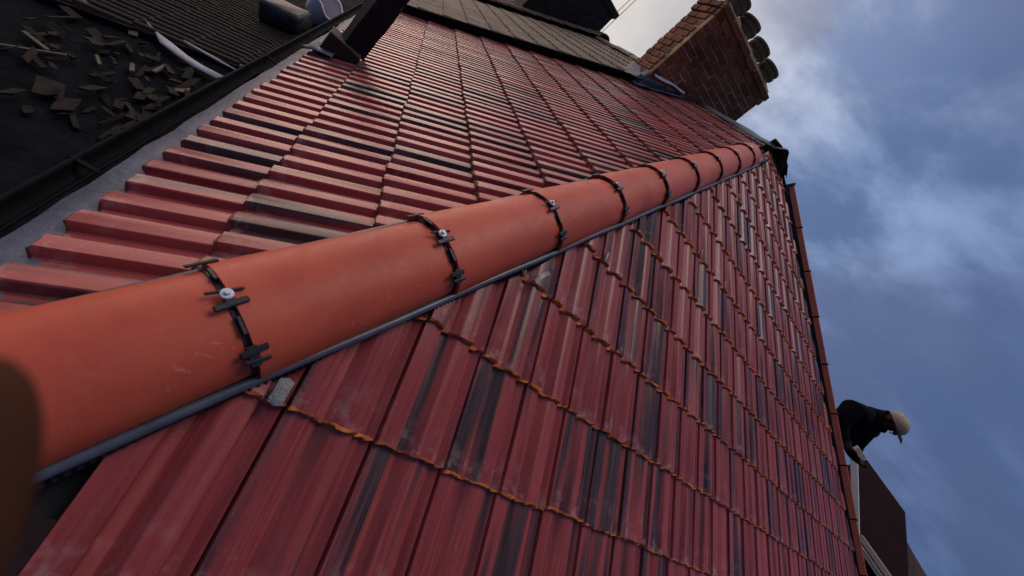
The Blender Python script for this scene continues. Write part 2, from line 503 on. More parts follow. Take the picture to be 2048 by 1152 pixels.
def tile_mesh(name, W, L, seed, nose):
    rg = random.Random(seed)
    h = 0.0275
    prof = [(0.0, h - 0.010), (0.004, h - 0.001), (0.11, h + 0.001), (0.242, h), (0.256, h - 0.003), (0.280, 0.003), (0.300, 0.0), (0.395, 0.0), (0.425, 0.004),
            (0.505, h - 0.005), (0.535, h - 0.001), (0.640, h + 0.001), (0.752, h), (0.766, h - 0.003), (0.790, 0.003), (0.810, 0.0), (0.895, 0.0), (0.925, 0.004),
            (0.992, h - 0.011)]
    T = 0.0195
    tilt = 0.0165 / G
    rows = [(0.0, -0.0035), (0.006, 0.0), (L, 0.0)]
    top = []
    for v, dw in rows:
        r = []
        for (a, hh) in prof:
            jv = rg.uniform(-0.005, 0.005) if v < 0.01 else 0.0
            jw = rg.uniform(-0.0012, 0.0012) if v < 0.01 else 0.0
            r.append(Vector((a * W * 0.985, v + jv * (1 if v == 0 else 0.6), hh - 0.012 + 0.012 - tilt * v + dw + jw)))
        top.append(r)
    bot = []
    for v in (0.0, L):
        bot.append([Vector((a * W, v + (rg.uniform(-0.004, 0.004) if v == 0 else 0), hh - T - rg.uniform(0, 0.004) * (v == 0) - tilt * v)) for (a, hh) in prof])
    verts, faces, idx = [], [], []
    n = len(prof)
    for r in top: verts += r
    for r in bot: verts += r
    def q(r0, r1, mi, flip=False):
        for i in range(n - 1):
            f = (r0 * n + i, r0 * n + i + 1, r1 * n + i + 1, r1 * n + i)
            faces.append(f[::-1] if flip else f); idx.append(mi)
    q(0, 1, 1); q(1, 2, 0)
    q(3, 0, 1)               # the nose: raw clay
    q(3, 4, 1, True)
    for e in (0, n - 1):
        f = (0 * n + e, 1 * n + e, 2 * n + e, 4 * n + e, 3 * n + e)
        faces.append(f if e == 0 else f[::-1]); idx.append(0)
    me = mesh_from(name, verts, faces, [M['tile'], nose], idx, True)
    me.set_sharp_from_angle(angle=math.radians(28))
    return me

TL = 0.415
WA, WB = 0.2115, 0.2253
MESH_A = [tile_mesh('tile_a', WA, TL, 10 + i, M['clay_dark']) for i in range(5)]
MESH_B = [tile_mesh('tile_b', WB, TL, 40 + i, M['clay']) for i in range(5)]

def lay_tile(slope, meshes, corner, U, V, Nn, W, s_len, cuts, seed):
    """corner: the lower left corner of the tile on the slope plane; cuts: (point, outward normal) world planes"""
    rg = random.Random(seed)
    me = meshes[rg.randrange(len(meshes))]
    rot = frame(U, V, Nn).to_4x4() @ Matrix.Rotation(rg.uniform(-0.0035, 0.0035), 4, 'Z') @ Matrix.Rotation(rg.uniform(-0.004, 0.004), 4, 'Y')
    mw = Matrix.Translation(corner + V * rg.uniform(-0.006, 0.006) + Nn * rg.uniform(-0.0015, 0.002)) @ rot
    inv = mw.inverted()
    # bounding corners
    cs = [mw @ Vector((x, y, 0)) for x in (0, W) for y in (0, s_len)]
    need = []
    for p, nrm in cuts:
        d = [(c - p).dot(nrm) for c in cs]
        if min(d) > -0.012: return None
        if max(d) > 0: need.append((p, nrm))
    if s_len < TL - 0.001: need.append((corner + V * s_len, V))
    if need:
        bm = bmesh.new(); bm.from_mesh(me)
        for p, nrm in need:
            lp = inv @ p
            ln = (inv.to_3x3() @ nrm).normalized()
            res = bmesh.ops.bisect_plane(bm, geom=bm.verts[:] + bm.edges[:] + bm.faces[:], plane_co=lp, plane_no=ln, clear_outer=True)
        if not bm.faces:
            bm.free(); return None
        m2 = bpy.data.meshes.new(me.name)
        bm.to_mesh(m2); bm.free()
        m2.materials.append(M['tile']); m2.materials.append(me.materials[1])
        me = m2
    return put('tile', me, slope, mw)

HIP_A = Q.copy()                       # outward for slope A is towards B
hip_cut = 0.045
count = 0
# slope A
SA0 = -0.0573
for k in range(0, 15):
    s = 0.0 if k == 0 else SA0 + k * G
    if s * cA > RIDGE_X: break
    s_len = TL
    for i in range(-6, 40):
        yl = 0.648 + WA * i              # left edge (larger y), the tile reaches down to yl - WA
        if yl - WA > PARTY_Y: continue
        corner = VA * s + Vector((0, yl, 0)) - NA * 0.012
        cuts = [(Q * (-hip_cut), Q), (Vector((0, PARTY_Y, 0)), Vector((0, 1, 0))), (Vector((RIDGE_X + 0.01, 0, 0)), Vector((1, 0, 0)))]
        if lay_tile(slope_a, MESH_A, corner, UA, VA, NA, WA, s_len, cuts, 1000 + k * 60 + i): count += 1
# slope B
SB0 = -0.04576
XB0 = 0.5357
for k in range(0, 16):
    s = SB0 + k * G
    if s * cB > yr: break
    for i in range(-3, 34):
        xl = XB0 + WB * i
        if k == 0 and i < -1: continue
        y_mid = (s + 0.17) * cB
        if xl > verge_x(s * cB) : continue
        corner = VB * s + Vector((xl, 0, 0)) - NB * 0.012
        vp = Vector((4.23, 4.054, 0))
        cuts = [(-Q * (-hip_cut), -Q), (vp, VERGE_N), (Vector((0, yr + 0.02, 0)), Vector((0, 1, 0)))]
        if lay_tile(slope_b, MESH_B, corner, UB, VB, NB, WB, TL, cuts, 5000 + k * 60 + i): count += 1
print('tiles', count)

# ------------------------------------------------------------------ the hip
HIP_S0, HIP_L = 0.5376, 0.5404
HA, HB0, HB1 = 0.130, -0.020, 0.078
def hip_pt(s, t, grow=0.0):
    return HD * s + Q * ((HA + grow) * math.sin(t)) + NBI * (HB0 + (HB1 + grow - HB0) * math.cos(t))
def arc_mesh(name, s0, s1, g0, g1, thick, mat, t0=-math.pi / 2, t1=math.pi / 2, nt=18, ns=3, org=None, jag=0.0):
    o = org or HD * s0
    vs, fs = [], []
    for j in range(ns + 1):
        f = j / ns
        for k in range(nt + 1):
            t = t0 + (t1 - t0) * k / nt
            g = g0 + (g1 - g0) * f
            vs.append(hip_pt(s0 + (s1 - s0) * f, t, g) - o)
    nv = len(vs)
    for j in range(ns + 1):
        f = j / ns
        for k in range(nt + 1):
            t = t0 + (t1 - t0) * k / nt
            g = g0 + (g1 - g0) * f
            vs.append(hip_pt(s0 + (s1 - s0) * f, t, g - thick) - o)
    w = nt + 1
    for j in range(ns):
        for k in range(nt):
            a = j * w + k
            fs.append((a, a + 1, a + w + 1, a + w))
            fs.append((nv + a, nv + a + w, nv + a + w + 1, nv + a + 1))
    for k in range(nt):
        fs.append((k, nv + k, nv + k + 1, k + 1))
        a = ns * w + k
        fs.append((a, a + 1, nv + a + 1, nv + a))
    for j in range(ns):
        for e in (0, nt):
            a = j * w + e
            fs.append((a, a + w, nv + a + w, nv + a))
    bm = bmesh.new()
    bv = [bm.verts.new(v) for v in vs]
    for f in fs: bm.faces.new([bv[i] for i in f])
    me = bm_mesh(name, bm, [mat], True)
    me.set_sharp_from_angle(angle=math.radians(40))
    return me, o

hip_end = HIP_S0 + 9 * HIP_L + 0.30
for i in range(-1, 10):
    s0 = HIP_S0 + (i - 0) * HIP_L - HIP_L + 0.0055
    s1 = s0 + HIP_L - 0.011
    if i == -1: s0 += 0.08
    if i == 9: s1 = s0 + 0.33
    me, o = arc_mesh('hip_tile', s0, s1, 0.0095, -0.0045, 0.016, M['hip'])
    rg = random.Random(300 + i)
    put('hip_tile', me, roof, Matrix.Translation(o + NBI * rg.uniform(-0.002, 0.002) + Q * rg.uniform(-0.002, 0.002)) @ Matrix.Rotation(rg.uniform(-0.012, 0.012), 4, HD))
# joint straps, clamp bars and screws
for i in range(0, 9):
    s = HIP_S0 + i * HIP_L
    rg = random.Random(600 + i)
    org = hip_pt(s, 0)
    me, o = arc_mesh('hip_clip', s - 0.0055, s + 0.0055, -0.001, -0.001, 0.006, M['black_plastic'], -1.5, 1.56, 20, 1, org)
    bm = bmesh.new(); bm.from_mesh(me)
    for f in bm.faces: f.material_index = 0
    def bar(t, length, wide, lift=0.004, skew=0.0, off=0.0):
        p = hip_pt(s + off, t, lift + 0.0055)
        nrm = (Q * math.sin(t) * 0.09 + NBI * math.cos(t) * 0.13).normalized()
        tang = HD.cross(nrm).normalized()
        u = (HD * math.cos(skew) + tang * math.sin(skew)).normalized()
        v = nrm.cross(u).normalized()
        add_box(bm, p - org, (length, wide, 0.005), frame(u, v, nrm), 0.0024, 1)
    bar(-1.02, 0.060, 0.020, 0.005, rg.uniform(-0.05, 0.05))
    bar(-0.12, 0.066, 0.008, 0.007, 0.16)
    bar(0.09, 0.062, 0.014, 0.006, rg.uniform(-0.10, 0.06))
    bar(0.0, 0.020, 0.036, 0.006)
    bar(0.84, 0.052, 0.014, 0.006, rg.uniform(-0.2, 0.1), rg.uniform(-0.004, 0.004))
    bar(1.02, 0.048, 0.010, 0.006, rg.uniform(-0.2, 0.1), 0.005)
    bar(0.93, 0.022, 0.045, 0.004)
    for t in (-0.55, 0.42): bar(t, 0.010, 0.040, 0.0015)
    m2 = bm_mesh('hip_clip', bm, [M['black_plastic'], M['bar']])
    c = put('hip_clip', m2, roof, Matrix.Translation(org))
    bm = bmesh.new()
    p0 = hip_pt(s, -0.06, 0.0115)
    rot = frame(Q, HD, NBI).to_4x4() if Q.cross(HD).dot(NBI) > 0 else frame(HD, Q, NBI).to_4x4()
    bmesh.ops.create_cone(bm, cap_ends=True, segments=18, radius1=0.0125, radius2=0.0112, depth=0.004, matrix=Matrix.Translation((0, 0, 0.004)))
    bmesh.ops.create_cone(bm, cap_ends=True, segments=6, radius1=0.0062, radius2=0.0058, depth=0.007, matrix=Matrix.Translation((0, 0, 0.010)))
    me = bm_mesh('screw', bm, [M['screw']])
    tilt = Matrix.Rotation(rg.uniform(-0.2, 0.2), 4, 'X')
    put('screw', me, c, Matrix.Translation(p0) @ rot @ tilt)

# the dark trim and ribbed skirt of the dry hip roll, on both sides
for side in (1, -1):
    Nn = NB if side > 0 else NA
    away = Nn.cross(HD); away = away if away.dot(Q) * side > 0 else -away
    bm = bmesh.new()
    base = 0.138
    pts = [HD * s + away * (base + 0.0015 * math.sin(s * 9)) + Nn * 0.024 for s in [0.05 + 0.12 * j for j in range(44)] if s < hip_end]
    add_tube(bm, pts, 0.0115, 8)
    put('hip_trim', bm_mesh('hip_trim', bm, [M['trim']], True), roof)
    vs, fs = [], []
    rg = random.Random(9 + side)
    n = int((hip_end - 0.05) / 0.0075)
    for j in range(n + 1):
        s = 0.05 + j * 0.0075
        z = 0.006 if j % 2 else -0.003
        wv = 0.5 + 0.5 * noise.noise(Vector((s * 3.1, side * 5.0, 0)))
        wd = 0.010 + 0.032 * max(0.0, wv - 0.35) * (1.0 if side > 0 else 1.6)
        vs += [HD * s + away * 0.11 + Nn * (0.026 + z * 0.3), HD * s + away * (0.140) + Nn * (0.021 + z), HD * s + away * (0.140 + wd) + Nn * (0.0165 + z - 0.006)]
    for j in range(n):
        a = j * 3
        fs += [(a, a + 1, a + 4, a + 3), (a + 1, a + 2, a + 5, a + 4)]
    put('ribbed_skirt', mesh_from('ribbed_skirt', vs, fs, [M['black_plastic']]), roof)

# lead saddle where hip, ridge and verge meet, and the dark ridge flashing towards the chimney
def sheet(name, rows, mat, parent, thick=0.004, jit=0.0, seed=1, sub=1):
    rg = random.Random(seed)
    bm = bmesh.new()
    g = [[bm.verts.new(Vector(p) + Vector((rg.uniform(-jit, jit), rg.uniform(-jit, jit), rg.uniform(-jit, jit)))) for p in r] for r in rows]
    for r0, r1 in zip(g, g[1:]):
        for k in range(len(r0) - 1):
            bm.faces.new((r0[k], r0[k + 1], r1[k + 1], r1[k]))
    bmesh.ops.recalc_face_normals(bm, faces=bm.faces[:])
    bmesh.ops.solidify(bm, geom=bm.faces[:], thickness=thick)
    return put(name, bm_mesh(name, bm, [mat], True), parent)

ridge_z = RIDGE_X * math.tan(PA)
apex = HD * (RIDGE_X / HD.x)
rows = []
for j in range(9):
    y = apex.y - 0.22 + j * 0.235
    d = [(-0.13, -0.062), (-0.07, -0.01), (0.0, 0.045), (0.05, 0.05), (0.16, -0.01), (0.24, -0.09)]
    rows.append([(RIDGE_X + a, y, ridge_z + b + 0.01 * math.sin(y * 7 + a * 9)) for a, b in d])
sheet('ridge_flashing', rows, M['dark_lead'], roof, 0.005, 0.006, 4)
rows = []
for j, (a, drop) in enumerate([(-0.16, 0.0), (-0.06, 0.02), (0.06, 0.0), (0.18, -0.03), (0.30, -0.10)]):
    rows.append([apex + Vector((a + 0.06 * q, -0.20 + 0.10 * q + a * -0.25, 0.055 + drop - abs(q - 1.0) * 0.045)) for q in (0.0, 0.6, 1.2, 1.8, 2.4, 3.0)])
sheet('lead_saddle', rows, M['dark_lead'], roof, 0.006, 0.008, 5)

# grey flashing strip under the lowest course of slope A
rows = []
for j in range(70):
    y = 0.12 + j * 0.087
    wv = noise.noise(Vector((y * 2.3, 0, 0)))
    w2 = noise.noise(Vector((y * 9.0, 3, 0)))
    rows.append([on_a(-0.088 + 0.004 * w2, y, -0.050), on_a(-0.070 + 0.004 * wv, y, -0.014 + 0.006 * w2), on_a(-0.02, y, -0.012 + 0.007 * noise.noise(Vector((y * 6, 7, 0)))),
                 on_a(0.01 + 0.012 * w2, y, -0.012 + 0.007 * wv), on_a(0.05 + 0.01 * w2, y, -0.024)])
sheet('eave_flashing', rows, M['lead'], roof, 0.003, 0.003, 6)

# verge trim: orange plastic sections with dark joint brackets along the skewed edge
trim_core_y0, trim_core_y1 = 0.30, 3.98
def vpt(y, off, w):
    return on_b(verge_x(y), y, w) + VERGE_N * off
def tpt(y, w): return on_b(4.886 + 0.602 * (3.537 - y), y, w)
vdir3 = (tpt(1.0, 0) - tpt(2.0, 0)).normalized()
bm = bmesh.new()
a, b = tpt(trim_core_y1, 0.030), tpt(trim_core_y0, 0.030)
c = (a + b) / 2
nrm = vdir3.cross(VERGE_N).normalized()
if nrm.z < 0: nrm = -nrm
sidev = nrm.cross(vdir3).normalized()
if sidev.dot(VERGE_N) < 0: sidev = -sidev
fr = frame(vdir3, nrm.cross(vdir3).normalized(), nrm)
add_box(bm, Vector((0, 0, 0)), ((b - a).length, 0.05, 0.10), fr)
vtrim = put('verge_trim', bm_mesh('verge_trim', bm, [M['deck']]), roof, Matrix.Translation(c - nrm * 0.09 - sidev * 0.06))
nsec = 9
length = (b - a).length
for i in range(nsec):
    sl = length / nsec
    p = a + vdir3 * (sl * (i + 0.5))
    bm = bmesh.new()
    # an L shaped cap with a rolled upper edge
    add_box(bm, Vector((0, 0, 0)) - nrm * 0.045, (sl - 0.012, 0.012, 0.115), fr, 0.003)
    add_box(bm, nrm * 0.012 - sidev * 0.040, (sl - 0.014, 0.085, 0.016), fr, 0.005)
    add_box(bm, -sidev * 0.078 - nrm * 0.03, (sl - 0.016, 0.010, 0.085), fr, 0.003)
    rg = random.Random(i)
    put('trim_section', bm_mesh('trim_section', bm, [M['verge']]), vtrim, Matrix.Translation(p + nrm * rg.uniform(-0.004, 0.004)))
    if i > 0:
        p = a + vdir3 * (sl * i)
        bm = bmesh.new()
        add_box(bm, nrm * 0.014 - sidev * 0.036, (0.022, 0.098, 0.026), fr, 0.004)
        add_box(bm, -nrm * 0.045 + sidev * 0.004, (0.020, 0.018, 0.12), fr, 0.004)
        add_box(bm, nrm * 0.012 + sidev * 0.026, (0.014, 0.022, 0.012), fr, 0.003)
        put('joint_bracket', bm_mesh('joint_bracket', bm, [M['bracket']]), vtrim, Matrix.Translation(p))
bm = bmesh.new()
add_box(bm, Vector((0, 0, 0)), (0.02, 0.13, 0.13), fr, 0.004)
put('end_cap', bm_mesh('end_cap', bm, [M['dark_lead']]), vtrim, Matrix.Translation(a - vdir3 * 0.012 - sidev * 0.04 - nrm * 0.03))
# grey flashing from the saddle down to the trim
rows = []
for j in range(7):
    y = 4.06 - j * 0.06
    rows.append([vpt(y, -0.015, 0.03), vpt(y, 0.03, 0.028), vpt(y, 0.06, -0.02), vpt(y, 0.06, -0.12)])
sheet('verge_flashing', rows, M['lead'], roof, 0.004, 0.004, 8)

# metal tile clips left sticking out, and a lump of mortar under the hip
def clip(x, y, ang, scale=1.0):
    bm = bmesh.new()
    pts = [(0, -0.010, 0.0), (0.0, -0.012, 0.012), (0.004, 0.006, 0.016), (0.012, 0.035, 0.014), (0.020, 0.055, 0.020), (0.016, 0.064, 0.030)]
    for k in range(len(pts) - 1):
        p0, p1 = Vector(pts[k]) * scale, Vector(pts[k + 1]) * scale
        d = (p1 - p0); 
        u = d.normalized(); side = Vector((1, -0.25, 0)).normalized(); n2 = side.cross(u).normalized(); side = u.cross(n2)
        add_box(bm, (p0 + p1) / 2, (0.014 * scale, d.length * 1.08, 0.0025), frame(side, u, n2))
    mw = Matrix.Translation(on_b(x, y, 0.016)) @ frame(UB, VB, NB).to_4x4() @ Matrix.Rotation(ang, 4, 'Z')
    put('tile_clip', bm_mesh('tile_clip', bm, [M['steel']]), roof, mw)
def row_y(k): return (SB0 + k * G) * cB
clip(1.085, row_y(3) + 0.004, -0.3, 1.15)
clip(1.44, row_y(4) + 0.004, 0.1, 0.75)
clip(2.36, row_y(6) + 0.004, 0.1, 0.7)
clip(2.75, row_y(6) + 0.004, 0.3, 0.7)
clip(2.96, row_y(9) + 0.004, 0.2, 0.7)
bm = bmesh.new()
bmesh.ops.create_icosphere(bm, subdivisions=2, radius=0.03)
for v in bm.verts:
    v.co = Vector((max(-0.018, min(0.018, v.co.x)) * 0.85, v.co.y * 1.0, v.co.z * 0.22)) * (1 + 0.22 * noise.noise(v.co * 40))
put('mortar_lump', bm_mesh('mortar_lump', bm, [simple('grey_mortar', (0.27, 0.255, 0.25), 0.95, 0.3, 40, 0.8, 0.01)]), roof,
    Matrix.Translation(on_b(0.502, row_y(1) + 0.020, 0.026)) @ frame(UB, VB, NB).to_4x4())

# walls that carry the roof
def wall_part(name, pts, mat=None):
    vs = [Vector(p) for p in pts]
    return put(name, mesh_from(name, vs, [tuple(range(len(vs)))], [mat or M['wall']]), roof)
wall_part('wall', [(0.06, 0.10, -0.06), (0.06, PARTY_Y, -0.06), (0.06, PARTY_Y, -7), (0.06, 0.10, -7)])
wall_part('wall', [(0.06, 0.10, -0.06), (verge_x(0.1), 0.10, -0.06), (verge_x(0.1), 0.10, -7), (0.06, 0.10, -7)])
p1, p0 = on_b(verge_x(0.1), 0.1, -0.06), on_b(verge_x(yr), yr, -0.06)
wall_part('wall', [p1, p0, (p0.x, p0.y, -7), (p1.x, p1.y, -7)])
wall_part('wall', [(RIDGE_X + 0.05, PARTY_Y, ridge_z - 0.08), (RIDGE_X + 0.05, yr, ridge_z - 0.08), (RIDGE_X + 0.05, yr, -7), (RIDGE_X + 0.05, PARTY_Y, -7)])

# ------------------------------------------------------------------ black gutter below slope A
gut = thing('gutter', (-0.115, 0, -0.07), 'black gutter running along the eave beside the grey flashing strip', 'gutter')
bm = bmesh.new()
y0, y1 = -0.35, 6.0
prof = []
for k in range(9):
    t = math.pi * (1.02 + 0.96 * k / 8)
    prof.append((math.cos(t) * 0.048, math.sin(t) * 0.060))
prof = [(-0.030, 0.002), (-0.026, 0.005)] + [(a * 0.5, b * 0.7) for a, b in prof] + [(0.027, 0.004)]
g = [[bm.verts.new((-0.108 + a, y, -0.086 + b)) for a, b in prof] for y in [y0 + (y1 - y0) * j / 24 for j in range(25)]]
for r0, r1 in zip(g, g[1:]):
    for k in range(len(r0) - 1): bm.faces.new((r0[k], r0[k + 1], r1[k + 1], r1[k]))
bmesh.ops.recalc_face_normals(bm, faces=bm.faces[:])
bmesh.ops.solidify(bm, geom=bm.faces[:], thickness=0.004)
put('trough', bm_mesh('trough', bm, [M['gutter']], True), gut)
for y in (0.9, 2.45, 3.35, 4.6):
    bm = bmesh.new()
    add_box(bm, (-0.110, y, -0.082), (0.064, 0.018, 0.008), None, 0.002)
    add_box(bm, (-0.142, y, -0.100), (0.006, 0.020, 0.045), None, 0.002)
    put('bracket', bm_mesh('bracket', bm, [M['gutter']]), gut)

# ------------------------------------------------------------------ post standing on slope A
post = thing('timber_post', on_a(0.14, 2.90), 'dark peeling square post standing upright on the tiles near the eave', 'post')
bz = on_a(0.14, 2.90).z
bm = bmesh.new()
RZ = Matrix.Rotation(0.42, 3, 'Z')
vs = add_box(bm, (0.150, 2.93, bz + 0.70), (0.150, 0.125, 1.25), RZ)
bmesh.ops.subdivide_edges(bm, edges=[e for e in bm.edges if abs((e.verts[0].co - e.verts[1].co).z) > 0.5], cuts=14)
for v in bm.verts:
    v.co += Vector((noise.noise(v.co * 6), noise.noise(v.co * 6 + Vector((9, 0, 0))), 0)) * 0.010
put('shaft', bm_mesh('shaft', bm, [M['post']]), post)
bm = bmesh.new()
add_box(bm, (0.115, 2.885, bz + 0.015), (0.215, 0.17, 0.17), Matrix.Rotation(0.1, 3, 'Z'), 0.006)
put('upstand', bm_mesh('upstand', bm, [M['upstand']]), post)
rows = []
for j in range(5):
    y = 2.70 + j * 0.05
    rows.append([on_a(-0.03 + 0.02 * math.sin(j * 2.0), y, 0.030), on_a(0.02, y - 0.01, 0.045 + 0.012 * math.sin(j * 2)), on_a(0.07, y - 0.005, 0.036), on_a(0.12, y, 0.030)])
sheet('lead_collar', rows, M['lead'], post, 0.004, 0.005, 11)

# ------------------------------------------------------------------ brick chimney at the ridge
CX0, CX1, CY0, CY1, CTOP = 3.03, 4.60, 5.80, 6.48, 3.33
CH = 0.0985
chim = thing('brick_chimney', (CX0 + 0.8, 6.14, 2.2), 'weathered red brick chimney with four squat pots against the sky', 'chimney')
bm = bmesh.new()
add_box(bm, ((CX0 + CX1) / 2, (CY0 + CY1) / 2, (0.9 + CTOP) / 2), (CX1 - CX0 - 0.010, CY1 - CY0 - 0.010, CTOP - 0.9))
put('mortar_core', bm_mesh('mortar_core', bm, [M['mortar']]), chim)
BL = 0.272
brick_cache = {}
def brick_mesh(lx, ly, lz):
    key = (round(lx, 2), round(ly, 2), round(lz, 3))
    if key not in brick_cache:
        bm = bmesh.new()
        add_box(bm, (0, 0, 0), (lx, ly, lz), None, 0.006)
        brick_cache[key] = bm_mesh('brick', bm, [M['brick']])
    return brick_cache[key]
nb = 0
z = 1.80
row = 0
while z + CH * 0.5 < CTOP:
    over = 0.0
    k_from_top = int((CTOP - z - 0.001) / CH)
    if k_from_top == 0: over = 0.030
    elif k_from_top == 1: over = 0.018
    zc = z + CH / 2
    # face towards the eave (narrow) and face towards the camera (broad)
    x = CX0 - over - (0.0 if row % 2 else BL / 2)
    rg = random.Random(row * 77)
    while x < CX1 + over - 0.02:
        x1 = min(x + BL, CX1 + over); x0 = max(x, CX0 - over)
        lx = x1 - x0 - 0.017
        xc = (x0 + x1) / 2
        if lx > 0.03 and zc + 0.05 > min(xc, RIDGE_X) * math.tan(PA) - 0.25:
            o = put('brick', brick_mesh(lx, 0.11, CH - 0.017), chim,
                    Matrix.Translation((xc, CY0 + 0.052 - over + rg.uniform(-0.010, 0.005), zc + rg.uniform(-0.004, 0.004))) @ Matrix.Rotation(rg.uniform(-0.012, 0.012), 4, 'Z') @ Matrix.Rotation(rg.uniform(-0.01, 0.01), 4, 'Y'))
            nb += 1
        x += BL
    y = CY0 - over + (0.108 if row % 2 else 0.108 - BL / 2)
    while y < CY1 + over - 0.02:
        y1 = min(y + BL, CY1 + over); y0_ = max(y, CY0 - over + 0.108)
        ly = y1 - y0_ - 0.017
        if ly > 0.03:
            o = put('brick', brick_mesh(0.11, ly, CH - 0.017), chim,
                    Matrix.Translation((CX0 + 0.052 - over + rg.uniform(-0.016, 0.004), (y0_ + y1) / 2, zc + rg.uniform(-0.004, 0.004))) @ Matrix.Rotation(rg.uniform(-0.02, 0.02), 4, 'Z') @ Matrix.Rotation(rg.uniform(-0.012, 0.012), 4, 'X'))
            nb += 1
        y += BL
    z += CH; row += 1
print('bricks', nb)
# flaunching: an uneven slope of mortar on the top
bm = bmesh.new()
nx, ny = 26, 12
g = []
for i in range(nx + 1):
    r = []
    for j in range(ny + 1):
        x = CX0 - 0.03 + (CX1 - CX0 + 0.06) * i / nx
        y = CY0 - 0.03 + (CY1 - CY0 + 0.06) * j / ny
        e = min(i, nx - i, 4) / 4.0 * 0.5 + min(j, ny - j, 4) / 4.0 * 0.5
        edge = (i in (0, nx)) or (j in (0, ny))
        zz = CTOP - 0.01 if edge else CTOP + 0.055 + 0.06 * e + 0.055 * noise.noise(Vector((x * 7, y * 7, 0)))
        r.append(bm.verts.new((x + 0.012 * noise.noise(Vector((x * 9, y * 9, 4))), y + 0.012 * noise.noise(Vector((x * 9, y * 9, 8))), zz)))
    g.append(r)
for i in range(nx):
    for j in range(ny): bm.faces.new((g[i][j], g[i + 1][j], g[i + 1][j + 1], g[i][j + 1]))
put('flaunching', bm_mesh('flaunching', bm, [M['flaunch']], True), chim)
for i, x in enumerate((3.22, 3.60, 3.98, 4.36)):
    bm = bmesh.new()
    prof = [(0.148, -0.05), (0.152, 0.09), (0.172, 0.105), (0.176, 0.145), (0.158, 0.155), (0.156, 0.180), (0.174, 0.190), (0.172, 0.222), (0.138, 0.222), (0.125, 0.02), (0.0, 0.02)]
    n = 20
    rings = []
    for r, zz in prof[:-1]:
        rings.append([bm.verts.new((r * math.cos(2 * math.pi * k / n), r * math.sin(2 * math.pi * k / n), zz)) for k in range(n)])
    for r0, r1 in zip(rings, rings[1:]):
        for k in range(n): bm.faces.new((r0[k], r0[(k + 1) % n], r1[(k + 1) % n], r1[k]))
    bm.faces.new(rings[-1])
    rg = random.Random(i + 3)
    pm = bm_mesh('chimney_pot', bm, [M['pot']], True); pm.set_sharp_from_angle(angle=math.radians(40))
    put('chimney_pot', pm, chim,
        Matrix.Translation((x, 6.02, CTOP + 0.085)) @ Matrix.Rotation(rg.uniform(-0.08, 0.08), 4, 'X') @ Matrix.Rotation(rg.uniform(-0.08, 0.08), 4, 'Y'))
# flashing at the foot of the chimney
rows = []
for j in range(9):
    x = 2.93 + j * 0.085
    zz = x * math.tan(PA)
    rows.append([(x, CY0 - 0.13, zz + 0.045), (x, CY0 - 0.06, zz + 0.055), (x, CY0 - 0.025, zz + 0.09), (x, CY0 - 0.02, zz + 0.20 - 0.014 * j)])
sheet('flashing', rows, M['dark_lead'], chim, 0.004, 0.006, 12)
rows = []
for j in range(9):
    x = 3.07 + j * 0.066
    zz = 2.20 + (x - 3.07) * 0.40
    rows.append([(x, CY0 - 0.030, zz + 0.028 * (1 - abs(j - 4) / 6.0)), (x, CY0 - 0.075, zz - 0.005), (x, CY0 - 0.085, zz - 0.012 - 0.010 * math.sin(j))])
sheet('raised_flashing', rows, M['lit_lead'], chim, 0.004, 0.003, 13)
rows = []
for j in range(7):
    y = CY0 - 0.05 + j * 0.13
    rows.append([(CX0 - 0.16, y, (CX0 - 0.16) * math.tan(PA) + 0.13), (CX0 - 0.06, y, (CX0 - 0.06) * math.tan(PA) + 0.135), (CX0 - 0.018, y, CX0 * math.tan(PA) + 0.16), (CX0 - 0.012, y, CX0 * math.tan(PA) + 0.26)])
sheet('apron_flashing', rows, M['lead'], chim, 0.004, 0.010, 14)

# ------------------------------------------------------------------ neighbouring roofs beyond the party line
def ribbed_field(name, y0, y1, x0, x1, off, pitch, amp, gauge, mat, parent, tanp=PA, step=0.018, z0=0.0, jitter=0.006, ang=None):
    """roof covering with rolls up the slope and stepped courses, as one mesh"""
    ca, sa = math.cos(tanp), math.sin(tanp)
    vdir, nrm = Vector((ca, 0, sa)), Vector((-sa, 0, ca))
    org = Vector((0, 0, z0))
    vs, fs = [], []
    cols = int((y1 - y0) / pitch * 6)
    ys = [y0 + (y1 - y0) * j / cols for j in range(cols + 1)]
    shape = [0.0, 0.85, 1.0, 1.0, 0.85, 0.0]
    s_end = x1 / ca
    s = x0 / ca
    rowsv = []
    k = 0
    while s < s_end - 1e-4:
        e = min(s + gauge, s_end)
        for ss, lift in ((s, step), (e, 0.0)):
            r = []
            for j, y in enumerate(ys):
                rr = int((y - y0) / pitch)
                jt = jitter * noise.noise(Vector((rr * 3.7, k * 5.1, 0)))
                p = vdir * (ss + jt * 2) + Vector((0, y, 0)) + nrm * (off + lift + amp * shape[j % 6] + jt) + org
                r.append(p)
            rowsv.append(r)
        s = e; k += 1
    w = len(ys)
    for r in rowsv: vs += r
    for i in range(len(rowsv) - 1):
        for j in range(w - 1):
            a = i * w + j
            fs.append((a, a + w, a + w + 1, a + 1))
    o = put(name, mesh_from(name, vs, fs, [mat]), parent)
    o['kind'] = 'stuff'
    return o

